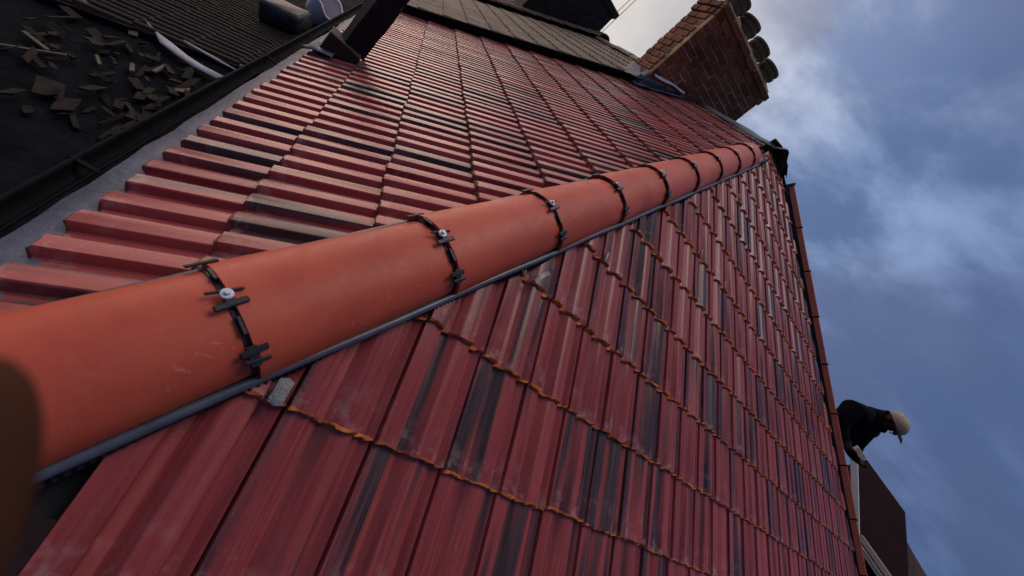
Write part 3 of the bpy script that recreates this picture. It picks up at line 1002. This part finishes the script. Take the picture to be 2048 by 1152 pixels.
nb1 = thing('neighbour_roof', (0, 6.2, 0.1), 'mossy brown ribbed roof adjoining the red tiles along a black edge', 'roof')
ribbed_field('tile_field', 6.14, 22.0, -0.15, 3.93, 0.045, 0.20, 0.065, 0.33, M['old'], nb1)
bm = bmesh.new()
p0, p1 = on_a(-0.12, 6.10, 0.05), on_a(2.96, 6.10, 0.05)
add_box(bm, (p0 + p1) / 2, ((p1 - p0).length, 0.085, 0.12), frame(VA, Vector((0, 1, 0)), VA.cross(Vector((0, 1, 0)))), 0.01)
put('edge_board', bm_mesh('edge_board', bm, [M['gutter']]), nb1)
bm = bmesh.new()
def ridge_tile_mesh(r, L):
    bm = bmesh.new()
    n = 10
    rows = []
    for yy in (0, L):
        for rr in (r, r - 0.02):
            rows.append([bm.verts.new((rr * math.cos(math.pi * k / n), yy, rr * 0.8 * math.sin(math.pi * k / n))) for k in range(n + 1)])
    for a, b in ((0, 2), (2, 3), (3, 1), (1, 0)):
        for k in range(n): bm.faces.new((rows[a][k], rows[a][k + 1], rows[b][k + 1], rows[b][k]))
    return bm_mesh('ridge_tile', bm, [M['old']])
rt = ridge_tile_mesh(0.15, 0.47)
rtz = 3.95 * math.tan(PA) + 0.09
y = 6.55
i = 0
while y < 14.0:
    rg = random.Random(i)
    put('ridge_tile', rt, nb1, Matrix.Translation((3.98, y, rtz + rg.uniform(-0.012, 0.012))) @ Matrix.Rotation(rg.uniform(-0.02, 0.02), 4, 'Z'))
    y += 0.48; i += 1
bm = bmesh.new()
add_box(bm, (4.6, 8.8, 1.0), (1.2, 5.2, 2.6))
put('rear_wall', bm_mesh('rear_wall', bm, [M['stackwall']]), nb1)

nb2 = thing('neighbour_roof', (0, 11.5, 0.2), 'reddish brown ribbed roof farthest along the terrace behind the mossy one', 'roof')
ribbed_field('tile_field', 11.45, 22.0, -0.15, 4.05, 0.20, 0.30, 0.05, 0.36, M['old2'], nb2)
y = 11.45; i = 50
while y < 21.5:
    rg = random.Random(i)
    put('ridge_tile', rt, nb2, Matrix.Translation((4.06, y, rtz + 0.17 + rg.uniform(-0.02, 0.02))))
    y += 0.48; i += 1
bm = bmesh.new()
add_box(bm, (4.7, 16.8, 1.0), (1.2, 10.4, 2.9))
put('rear_wall', bm_mesh('rear_wall', bm, [M['stackwall']]), nb2)

far = thing('far_chimney', (3.6, 12.6, 2.3), 'dark sooty chimney stack on the farthest roof at the top edge', 'chimney')
bm = bmesh.new()
add_box(bm, (3.10, 12.9, 2.45), (1.85, 1.5, 1.9), None, 0.02)
add_box(bm, (3.10, 12.9, 3.40), (1.98, 1.62, 0.16), None, 0.03)
bmesh.ops.subdivide_edges(bm, edges=bm.edges[:], cuts=3)
for v in bm.verts: v.co += Vector((noise.noise(v.co * 3), noise.noise(v.co * 3 + Vector((5, 0, 0))), noise.noise(v.co * 3 + Vector((0, 5, 0))))) * 0.05
put('stack', bm_mesh('stack', bm, [M['stackwall']]), far)
aer = thing('aerial', (3.9, 12.6, 3.2), 'thin aerial rods rising beside the far dark chimney', 'aerial')
for dx in (0.0, 0.11):
    bm = bmesh.new(); add_tube(bm, [(4.02 + dx, 12.3, 2.7), (4.06 + dx, 12.32, 5.2)], 0.008, 6)
    put('rod', bm_mesh('rod', bm, [M['stackwall']]), aer)

# ------------------------------------------------------------------ lower roof beyond the gutter, with debris
PD = math.radians(25)
DZ = -0.45 + 0.1 * math.tan(PD)
VD, ND = Vector((math.cos(PD), 0, math.sin(PD))), Vector((-math.sin(PD), 0, math.cos(PD)))
def on_d(x, y, w=0.0): return Vector((x, y, DZ + x * math.tan(PD))) + ND * w
low = thing('lower_roof', on_d(-0.8, 3.0), 'dark lower roof below the gutter, half stripped to black felt', 'roof')
rows = []
for j in range(60):
    y = -1.0 + j * 0.068
    rows.append([on_d(x, y, 0.018 * noise.noise(Vector((x * 2.2, y * 2.2, 0))) + 0.010 * noise.noise(Vector((x * 8, y * 5, 3)))) for x in [-3.0 + 0.075 * i for i in range(41)]])
sheet('felt', rows, M['felt'], low, 0.004, 0.0, 15)
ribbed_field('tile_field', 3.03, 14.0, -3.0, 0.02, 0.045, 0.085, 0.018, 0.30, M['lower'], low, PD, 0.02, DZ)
bm = bmesh.new()
add_box(bm, on_d(-1.5, 3.02, 0.02), (3.2, 0.03, 0.06), frame(VD, Vector((0, 1, 0)), VD.cross(Vector((0, 1, 0)))))
put('cut_edge', bm_mesh('cut_edge', bm, [M['lower']]), low)
wl = on_d(-3.0, 0); 
put('wall', mesh_from('wall', [(-2.95, -1, wl.z), (-2.95, 14, wl.z), (-2.95, 14, -7), (-2.95, -1, -7)], [(0, 1, 2, 3)], [M['wall']]), low)

def shard(name, x, y, ang, lx, ly, th, mat, seed, label, cat, group, tilt=0.0, lift=0.02, irregular=0.25):
    rg = random.Random(seed)
    n = rg.choice((4, 5, 5, 6))
    bm = bmesh.new()
    pts = []
    for k in range(4):
        cxy = [(-.5, -.5), (.5, -.5), (.5, .5), (-.5, .5)][k]
        pts.append(Vector((cxy[0] * lx * (1 + rg.uniform(-irregular, irregular)), cxy[1] * ly * (1 + rg.uniform(-irregular, irregular)), 0)))
        if k < n - 4:
            c2 = [(.0, -.5), (.5, 0), (0, .5), (-.5, 0)][k]
            pts.append(Vector((c2[0] * lx + rg.uniform(-.1, .1) * lx, c2[1] * ly + rg.uniform(-.15, .15) * ly, 0)))
    t = [bm.verts.new(p + Vector((0, 0, th / 2))) for p in pts]
    b = [bm.verts.new(p - Vector((0, 0, th / 2))) for p in pts]
    bm.faces.new(t); bm.faces.new(b[::-1])
    for k in range(len(t)):
        bm.faces.new((t[k], b[k], b[(k + 1) % len(t)], t[(k + 1) % len(t)]))
    mw = Matrix.Translation(on_d(x, y, lift)) @ frame(Vector((0, -1, 0)), VD, ND).to_4x4() @ Matrix.Rotation(ang, 4, 'Z') @ Matrix.Rotation(tilt, 4, 'X') @ Matrix.Rotation(rg.uniform(-0.12, 0.12), 4, 'Y')
    o = put(name, bm_mesh(name, bm, [mat]), None, mw)
    return tag(o, label, cat, group)

SL = 'dark broken slate shard lying loose on the black felt'
rg = random.Random(21)
big = [(-0.605, 1.895, 0.5, 0.14, 0.085), (-0.50, 1.80, 0.45, 0.16, 0.07), (-0.326, 2.362, 0.2, 0.08, 0.05), (-0.39, 2.11, 0.3, 0.09, 0.045), (-0.315, 1.876, 0.25, 0.10, 0.05),
       (-0.312, 2.043, 0.1, 0.07, 0.05), (-0.292, 1.693, 0.2, 0.11, 0.04), (-0.46, 2.24, 0.7, 0.12, 0.04), (-0.40, 2.20, 0.2, 0.10, 0.03), (-0.36, 2.14, 0.4, 0.09, 0.04)]
for i, (x, y, a, lx, ly) in enumerate(big):
    shard('slate_shard', x, y, a, lx, ly, 0.007, M['slate_pink'] if i in (2,) else M['slate'], 700 + i,
          SL if i != 2 else 'reddish tile fragment on the felt close to the gutter', 'slate' if i != 2 else 'tile piece', 'slate shards on the felt' if i != 2 else None, rg.uniform(-0.35, 0.35), 0.03)
for i in range(95):
    f = rg.random()
    x = -0.24 - 0.85 * f ** 1.3 + rg.uniform(-0.05, 0.05)
    y = 1.35 + rg.random() * 1.35 + 0.25 * f
    shard('slate_shard', x, y, rg.uniform(-0.3, 1.0), rg.uniform(0.03, 0.19), rg.uniform(0.010, 0.055), rg.choice((0.005, 0.007, 0.011)), M['slate'], 800 + i, SL, 'slate', 'slate shards on the felt', rg.uniform(-0.5, 0.5), rg.uniform(0.012, 0.05))
shard('tile_fragment', -0.803, 2.993, 0.3, 0.10, 0.05, 0.010, M['slate_pink'], 31, 'dull pink tile fragment beside the tip of the white membrane', 'tile piece', None, 0.2, 0.03)
shard('tile_fragment', -0.92, 1.98, 0.3, 0.12, 0.07, 0.010, M['slate_pink'], 32, 'dull pink tile fragment at the left edge of the felt', 'tile piece', None, 0.2, 0.03)

def batten(p0, p1, label, wd=0.020):
    a, b = on_d(p0[0], p0[1], 0.035), on_d(p1[0], p1[1], 0.05)
    bm = bmesh.new()
    d = (b - a); u = d.normalized(); side = u.cross(ND).normalized()
    add_box(bm, (0, 0, 0), (d.length, wd, 0.012), frame(u, side, u.cross(side)), 0.002)
    tag(put('wood_strip', bm_mesh('wood_strip', bm, [M['wood']]), None, Matrix.Translation((a + b) / 2)), label, 'wood strip')
batten((-0.967, 2.412), (-0.79, 2.247), 'thin pale wood strip slanting across the felt at upper left')
batten((-0.913, 2.164), (-0.73, 2.26), 'longest pale wood strip lying level at the left edge')
batten((-0.58, 2.47), (-0.52, 2.33), 'short wood strip standing up among the slate shards')
batten((-0.50, 2.62), (-0.47, 2.42), 'short wood splinter leaning below the white membrane')
batten((-0.70, 2.42), (-0.62, 2.28), 'wood splinter between the two pale strips and the slate pile', 0.016)

def ribbon(name, pts, widths, mat, label, cat, seed):
    rows = []
    for i, (p, wd) in enumerate(zip(pts, widths)):
        a = Vector(p); b = Vector(pts[min(i + 1, len(pts) - 1)]) if i < len(pts) - 1 else a + (a - Vector(pts[i - 1]))
        d = (b - a).normalized(); sd_ = d.cross(ND).normalized()
        rows.append([a - sd_ * wd, a - sd_ * wd * 0.3 + ND * 0.012, a + sd_ * wd * 0.4 + ND * 0.006, a + sd_ * wd])
    tag(sheet(name, rows, mat, None, 0.002, 0.004, seed), label, cat)
ribbon('membrane_strip', [on_d(-0.80, 3.14, 0.07), on_d(-0.70, 3.03, 0.06), on_d(-0.62, 2.93, 0.06), on_d(-0.5, 2.83, 0.05), on_d(-0.38, 2.74, 0.05), on_d(-0.25, 2.66, 0.06)],
       [0.004, 0.016, 0.034, 0.034, 0.036, 0.040], M['membrane'], 'torn white membrane strip at the cut edge of the dark tiles', 'membrane', 61)
ribbon('membrane_strip', [on_d(-0.56, 3.0, 0.08), on_d(-0.45, 2.93, 0.085), on_d(-0.33, 2.86, 0.085), on_d(-0.22, 2.82, 0.08)],
       [0.006, 0.010, 0.011, 0.012], M['membrane'], 'thin pale strip running beside the torn white membrane', 'membrane', 62)
ribbon('plastic_scrap', [on_d(-1.14, 3.16, 0.05), on_d(-1.10, 3.13, 0.07), on_d(-1.06, 3.09, 0.06), on_d(-1.0, 3.04, 0.05)],
       [0.018, 0.036, 0.030, 0.004], M['tarp'], 'grey leaf shaped plastic scrap at the top left', 'plastic', 63)

# dark slab and white sack behind the gutter
bm = bmesh.new()
add_box(bm, (0, 0, 0), (0.46, 0.34, 0.16), None, 0.02)
bmesh.ops.subdivide_edges(bm, edges=bm.edges[:], cuts=4)
for v in bm.verts: v.co += Vector((noise.noise(v.co * 6), noise.noise(v.co * 6 + Vector((4, 0, 0))), noise.noise(v.co * 5 + Vector((0, 4, 0))))) * 0.02
tag(put('covered_bundle', bm_mesh('covered_bundle', bm, [M['tarp']], True), None, Matrix.Translation(on_d(-0.40, 4.55, 0.16)) @ frame(Vector((0, -1, 0)), VD, ND).to_4x4()),
    'dark grey covered bundle behind the gutter below the white sack', 'bundle')
bm = bmesh.new()
prof = [(0.10, 0.0), (0.12, 0.02), (0.145, 0.12), (0.165, 0.25), (0.172, 0.29), (0.150, 0.285), (0.135, 0.20), (0.12, 0.10), (0.0, 0.06)]
n = 18
rings = []
for r, zz in prof[:-1]:
    rings.append([bm.verts.new((r * math.cos(2 * math.pi * k / n) * (1.1 + 0.08 * math.sin(3 * k)), r * math.sin(2 * math.pi * k / n) * 0.85, zz + 0.02 * math.sin(k * 1.7) * (zz > 0.1))) for k in range(n)])
for r0, r1 in zip(rings, rings[1:]):
    for k in range(n): bm.faces.new((r0[k], r0[(k + 1) % n], r1[(k + 1) % n], r1[k]))
bm.faces.new(rings[0]); bm.faces.new(rings[-1])
tag(put('sack', bm_mesh('sack', bm, [M['tub']], True), None, Matrix.Translation(on_d(-0.30, 5.2, 0.12)) @ Matrix.Rotation(0.5, 4, 'X') @ Matrix.Rotation(0.3, 4, 'Y')),
    'open white sack standing behind the gutter near the post', 'sack')

# ------------------------------------------------------------------ brown house beyond the verge
house = thing('brown_house', (9.5, 1.6, 0), 'dark brown hipped roof house end beyond the orange verge trim', 'house')
def poly(name, pts, mat, parent):
    vs = [Vector(p) for p in pts]
    return put(name, mesh_from(name, vs, [tuple(range(len(vs)))], [mat]), parent)
# ridge from RA to RB, the roof falls towards the camera side and away, hipped at the near end
RA_, RB_ = Vector((10.0, 2.66, 1.33)), Vector((10.0, 1.78, 1.26))
eA, eB = Vector((8.5, 2.30, 0.45)), Vector((8.5, 0.55, 0.52))
fB = Vector((11.6, 0.55, 0.15))
fA = Vector((11.6, 2.30, 0.15))
poly('roof_slope', [RA_, eA, eB, RB_], M['brown'], house)
poly('hip_slope', [RB_, eB, fB], M['brown'], house)
poly('roof_slope', [RA_, RB_, fB, fA], M['brown'], house)
poly('gable', [RA_, fA, eA], M['brown'], house)
def board(name, p0, p1, w, t, mat):
    p0, p1 = Vector(p0), Vector(p1)
    u = (p1 - p0).normalized(); v = Vector((1, 0, 0)); v = (v - u * v.dot(u)).normalized()
    bm = bmesh.new()
    add_box(bm, (0, 0, 0), ((p1 - p0).length, t, w), frame(u, v, u.cross(v)), 0.004)
    return put(name, bm_mesh(name, bm, [mat]), house, Matrix.Translation((p0 + p1) / 2))
board('bargeboard', (8.42, 2.34, 1.21), (8.42, 1.40, 0.53), 0.085, 0.05, M['barge'])
board('eave_gutter', (8.40, 1.36, 0.56), (8.40, 0.55, 0.55), 0.07, 0.07, M['cream'])
board('fascia', (8.46, 1.36, 0.47), (8.46, 0.55, 0.46), 0.06, 0.04, M['barge'])
bm = bmesh.new()
add_box(bm, (10.1, 1.45, -3.4), (2.8, 1.6, 7.0))
put('wall', bm_mesh('wall', bm, [M['cream']]), house)
bm = bmesh.new()
add_box(bm, (8.695, 1.5, -0.35), (0.03, 0.7, 0.5), None, 0.004)
wf = put('window', bm_mesh('window', bm, [M['barge']]), house)
bm = bmesh.new()
add_box(bm, (8.675, 1.5, -0.35), (0.02, 0.56, 0.38))
put('pane', bm_mesh('pane', bm, [M['glass']]), wf)
lean = thing('dark_outbuilding', (11.5, 0.9, 0), 'low dark roof edge at the bottom right corner below the brown house', 'roof')
poly('roof_slope', [(10.4, 1.60, 1.02), (10.4, 0.30, 0.78), (9.2, 0.2, 0.05), (9.2, 1.5, 0.05)], M['stackwall'], lean)
poly('roof_slope', [(10.4, 1.60, 1.02), (10.4, 0.30, 0.78), (11.6, 0.2, 0.05), (11.6, 1.5, 0.05)], M['stackwall'], lean)

# ------------------------------------------------------------------ person working beyond the verge
def skin_body(name, joints, edges, mats, root, levels=2):
    me = bpy.data.meshes.new(name)
    keys = list(joints)
    me.from_pydata([joints[k][0] for k in keys], [(keys.index(a), keys.index(b)) for a, b in edges], [])
    o = bpy.data.objects.new(name, me); COL.objects.link(o)
    sk = o.modifiers.new('skin', 'SKIN')
    sk.use_smooth_shade = True
    for i, k in enumerate(keys):
        r = joints[k][1]
        me.skin_vertices[0].data[i].radius = (r, r) if not isinstance(r, tuple) else r
        me.skin_vertices[0].data[i].use_root = (k == root)
    sb = o.modifiers.new('sub', 'SUBSURF'); sb.levels = levels; sb.render_levels = levels
    dg = bpy.context.evaluated_depsgraph_get()
    m2 = bpy.data.meshes.new_from_object(o.evaluated_get(dg))
    bpy.data.objects.remove(o)
    m2.name = name
    m2.materials.clear()
    for m in mats: m2.materials.append(m)
    m2.polygons.foreach_set('use_smooth', [True] * len(m2.polygons))
    return m2

PX, PY, PZ = 6.50, 2.0, 0.0
def pj(x, y, z): return (x, y, z)
J = {
    'pelvis': (pj(0, 0.03, 0.98), 0.20), 'belly': (pj(0, 0.0, 1.16), 0.235), 'chest': (pj(0, 0.0, 1.34), (0.25, 0.235)), 'upper': (pj(0, 0.02, 1.48), (0.19, 0.15)),
    'neck': (pj(0, -0.09, 1.575), 0.09), 'head0': (pj(0, -0.14, 1.615), 0.09), 'head1': (pj(0, -0.195, 1.670), 0.112), 'head2': (pj(0, -0.22, 1.735), 0.088),
}
E_ = [('pelvis', 'belly'), ('belly', 'chest'), ('chest', 'upper'), ('upper', 'neck'), ('neck', 'head0'), ('head0', 'head1'), ('head1', 'head2')]
for sgn, n_ in ((-1, 'R'), (1, 'L')):
    J['sh' + n_] = (pj(0.22 * sgn, -0.01, 1.44), 0.135)
    J['el' + n_] = (pj(0.28 * sgn, -0.09, 1.19), 0.125)
    J['wr' + n_] = (pj(0.22 * sgn, -0.25, 1.13), 0.080)
    J['ha' + n_] = (pj(0.20 * sgn, -0.335, 1.125), (0.052, 0.032))
    J['hip' + n_] = (pj(0.11 * sgn, 0.02, 0.88), 0.135)
    J['kn' + n_] = (pj(0.12 * sgn, -0.03 if sgn < 0 else 0.03, 0.49), 0.085)
    J['an' + n_] = (pj(0.125 * sgn, 0.02 if sgn < 0 else 0.08, 0.09), 0.058)
    J['to' + n_] = (pj(0.13 * sgn, -0.15 if sgn < 0 else -0.09, 0.047), 0.047)
    E_ += [('upper', 'sh' + n_), ('sh' + n_, 'el' + n_), ('el' + n_, 'wr' + n_), ('wr' + n_, 'ha' + n_), ('pelvis', 'hip' + n_), ('hip' + n_, 'kn' + n_), ('kn' + n_, 'an' + n_), ('an' + n_, 'to' + n_)]
    for fi in range(4):
        x = 0.20 * sgn + (fi - 1.5) * 0.022
        ln = (0.055, 0.066, 0.060, 0.045)[fi]
        J['f%s%da' % (n_, fi)] = (pj(x, -0.372, 1.130), 0.0108)
        J['f%s%db' % (n_, fi)] = (pj(x, -0.372 - ln * 0.6, 1.135), 0.0100)
        J['f%s%dc' % (n_, fi)] = (pj(x, -0.372 - ln * 0.8, 1.165), 0.0088)
        E_ += [('ha' + n_, 'f%s%da' % (n_, fi)), ('f%s%da' % (n_, fi), 'f%s%db' % (n_, fi)), ('f%s%db' % (n_, fi), 'f%s%dc' % (n_, fi))]
    J['t%sa' % n_] = (pj(0.20 * sgn - 0.042 * sgn, -0.320, 1.150), 0.0135)
    J['t%sb' % n_] = (pj(0.20 * sgn - 0.052 * sgn, -0.350, 1.175), 0.0110)
    E_ += [('ha' + n_, 't%sa' % n_), ('t%sa' % n_, 't%sb' % n_)]
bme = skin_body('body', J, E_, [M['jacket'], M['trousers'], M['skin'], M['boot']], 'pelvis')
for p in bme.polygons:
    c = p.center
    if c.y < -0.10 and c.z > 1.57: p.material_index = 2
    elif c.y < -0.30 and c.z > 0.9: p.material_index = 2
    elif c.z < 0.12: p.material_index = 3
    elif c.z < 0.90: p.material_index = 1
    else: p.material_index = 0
person = thing('person', (PX, PY, PZ), 'person in dark navy jacket and beige cap bending forward behind the verge', 'person')
PM = Matrix.Translation((PX, PY, PZ)) @ Matrix.Rotation(math.radians(-6), 4, 'Z')
put('body', bme, person, PM)
# face: nose, ears, eyes, mouth
hc = Vector(pj(0, -0.195, 1.67))
fwd = Vector((0, -0.93, -0.36)).normalized()
upv = Vector((0, -0.36, 0.93)).normalized()
def blob(name, c, rr, mat):
    bm = bmesh.new()
    bmesh.ops.create_icosphere(bm, subdivisions=2, radius=1.0, matrix=Matrix.Translation(c) @ Matrix.Diagonal((*rr, 1)))
    put(name, bm_mesh(name, bm, [mat], True), person, PM)
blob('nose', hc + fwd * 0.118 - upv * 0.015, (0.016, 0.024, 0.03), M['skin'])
for sx in (-1, 1):
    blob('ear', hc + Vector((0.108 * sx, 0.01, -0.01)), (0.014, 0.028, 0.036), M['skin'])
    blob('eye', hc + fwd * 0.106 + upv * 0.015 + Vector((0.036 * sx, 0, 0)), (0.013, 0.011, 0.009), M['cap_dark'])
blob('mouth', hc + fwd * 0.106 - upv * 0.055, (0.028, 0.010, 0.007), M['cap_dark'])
# cap: crown with panel seams and a peak
bm = bmesh.new()
bmesh.ops.create_uvsphere(bm, u_segments=24, v_segments=14, radius=1.0)
bmesh.ops.bisect_plane(bm, geom=bm.verts[:] + bm.edges[:] + bm.faces[:], plane_co=(0, 0, -0.12), plane_no=(0, 0, -1), clear_outer=True)
for v in bm.verts:
    seam = 1.0 + 0.012 * abs(math.sin(3 * math.atan2(v.co.y, v.co.x)))
    v.co = Vector((v.co.x * 0.120 * seam, v.co.y * 0.140 * seam, v.co.z * 0.105))
capm = Matrix.Translation(hc + upv * 0.035) @ frame(Vector((1, 0, 0)), -fwd, upv).to_4x4()
crown = put('cap', bm_mesh('cap', bm, [M['cap']], True), person, PM @ capm)
bm = bmesh.new()
g = []
for i in range(9):
    t = math.pi * (1.16 + 0.68 * i / 8)
    x0, y0c = 0.118 * math.cos(t), 0.140 * math.sin(t)
    ext = 0.10 * math.sin(math.pi * i / 8) ** 0.6
    g.append([bm.verts.new((x0, y0c, -0.012)), bm.verts.new((x0 * 0.99, y0c - ext * 0.5, -0.014)), bm.verts.new((x0 * 0.96, y0c - ext, -0.034))])
for r0, r1 in zip(g, g[1:]):
    for k in range(2): bm.faces.new((r0[k], r0[k + 1], r1[k + 1], r1[k]))
bmesh.ops.recalc_face_normals(bm, faces=bm.faces[:])
bmesh.ops.solidify(bm, geom=bm.faces[:], thickness=0.006)
put('peak', bm_mesh('peak', bm, [M['cap_dark']], True), crown, PM @ capm)
# raised jacket collar
bm = bmesh.new()
rings = []
nc = Vector(pj(0, -0.075, 1.545)); ax = (Vector(pj(0, -0.14, 1.615)) - nc).normalized(); sx = Vector((1, 0, 0)); sy = ax.cross(sx)
for h_, r_ in ((-0.06, 0.150), (0.0, 0.135), (0.06, 0.128), (0.115, 0.132), (0.10, 0.112)):
    rings.append([bm.verts.new(nc + ax * (h_ + 0.02 * math.sin(2 * math.pi * k / 16)) + (sx * math.cos(2 * math.pi * k / 16) + sy * math.sin(2 * math.pi * k / 16)) * r_) for k in range(16)])
for r0, r1 in zip(rings, rings[1:]):
    for k in range(16): bm.faces.new((r0[k], r0[(k + 1) % 16], r1[(k + 1) % 16], r1[k]))
put('collar', bm_mesh('collar', bm, [M['jacket']], True), person, PM)
# pale block standing in for a bright spot of unknown kind at the hands
bm = bmesh.new()
add_box(bm, (0, 0, 0), (0.30, 0.035, 0.055), None, 0.004)
tag(put('pale_block', bm_mesh('pale_block', bm, [M['pale_piece']]), None, PM @ Matrix.Translation(pj(-0.10, -0.385, 1.185))),
    'small pale block held in the hands of the person', 'wood')
# planks of the scaffold the person stands on
scaf = empty('scaffold_platform', (6.9, 1.9, 0)); BASE[scaf.name] = scaf.matrix_world.copy()
BASE[scaf.name] = Matrix.Translation((6.9, 1.9, 0)); tag(scaf, kind='structure')
for i in range(5):
    bm = bmesh.new(); add_box(bm, (0, 0, 0), (0.235, 3.2, 0.045), None, 0.004)
    put('plank', bm_mesh('plank', bm, [M['plank']]), scaf, Matrix.Translation((6.42 + i * 0.245, 2.4, PZ - 0.022)))
for x in (6.36, 7.46):
    for y in (1.0, 3.8):
        bm = bmesh.new(); add_tube(bm, [(x, y, PZ - 0.05), (x, y, -7)], 0.028, 10)
        put('pole', bm_mesh('pole', bm, [M['steel']], True), scaf)

# ------------------------------------------------------------------ photographer's hand with a fingertip at the edge of view
CM = cam.matrix_world
def cp(x, y, z): return tuple(CM @ Vector((x, -y, -z)))     # right, down, forward
HJ = {'wrist': (cp(-0.135, 0.165, -0.015), 0.030), 'palm': (cp(-0.128, 0.118, 0.020), (0.034, 0.024)), 'fore': (cp(-0.16, 0.30, -0.10), 0.038), 'fore2': (cp(-0.19, 0.45, -0.20), 0.045)}
HE = [('fore2', 'fore'), ('fore', 'wrist'), ('wrist', 'palm')]
fing = {'index': [(-0.1015, 0.085, 0.045), (-0.0940, 0.055, 0.060), (-0.0915, 0.029, 0.068), (-0.0945, 0.009, 0.070)],
        'middle': [(-0.122, 0.080, 0.046), (-0.124, 0.045, 0.062), (-0.128, 0.020, 0.060), (-0.130, 0.006, 0.052)],
        'ring': [(-0.140, 0.084, 0.040), (-0.148, 0.052, 0.050), (-0.152, 0.030, 0.046), (-0.153, 0.018, 0.038)],
        'little': [(-0.156, 0.094, 0.030), (-0.168, 0.068, 0.034), (-0.172, 0.052, 0.030), (-0.173, 0.042, 0.024)],
        'thumb': [(-0.128, 0.128, 0.040), (-0.126, 0.118, 0.052), (-0.126, 0.108, 0.060)]}
for nme, ch in fing.items():
    prev = 'palm'
    for k, p in enumerate(ch):
        key = nme + str(k)
        r = (0.0125, 0.0118, 0.0112, 0.0098)[k] * (0.85 if nme == 'little' else 1.0)
        HJ[key] = (cp(*p), r); HE.append((prev, key)); prev = key
hme = skin_body('hand', HJ, HE, [M['finger']], 'palm')
hand = put('hand', hme)
tag(hand, 'brown out of focus fingertip of the photographer at the lower left edge', 'hand')

# ------------------------------------------------------------------ ground far below
me = mesh_from('ground', [(-1500, -1500, -7), (1500, -1500, -7), (1500, 1500, -7), (-1500, 1500, -7)], [(0, 1, 2, 3)], [M['ground']])
tag(put('ground', me), kind='structure')
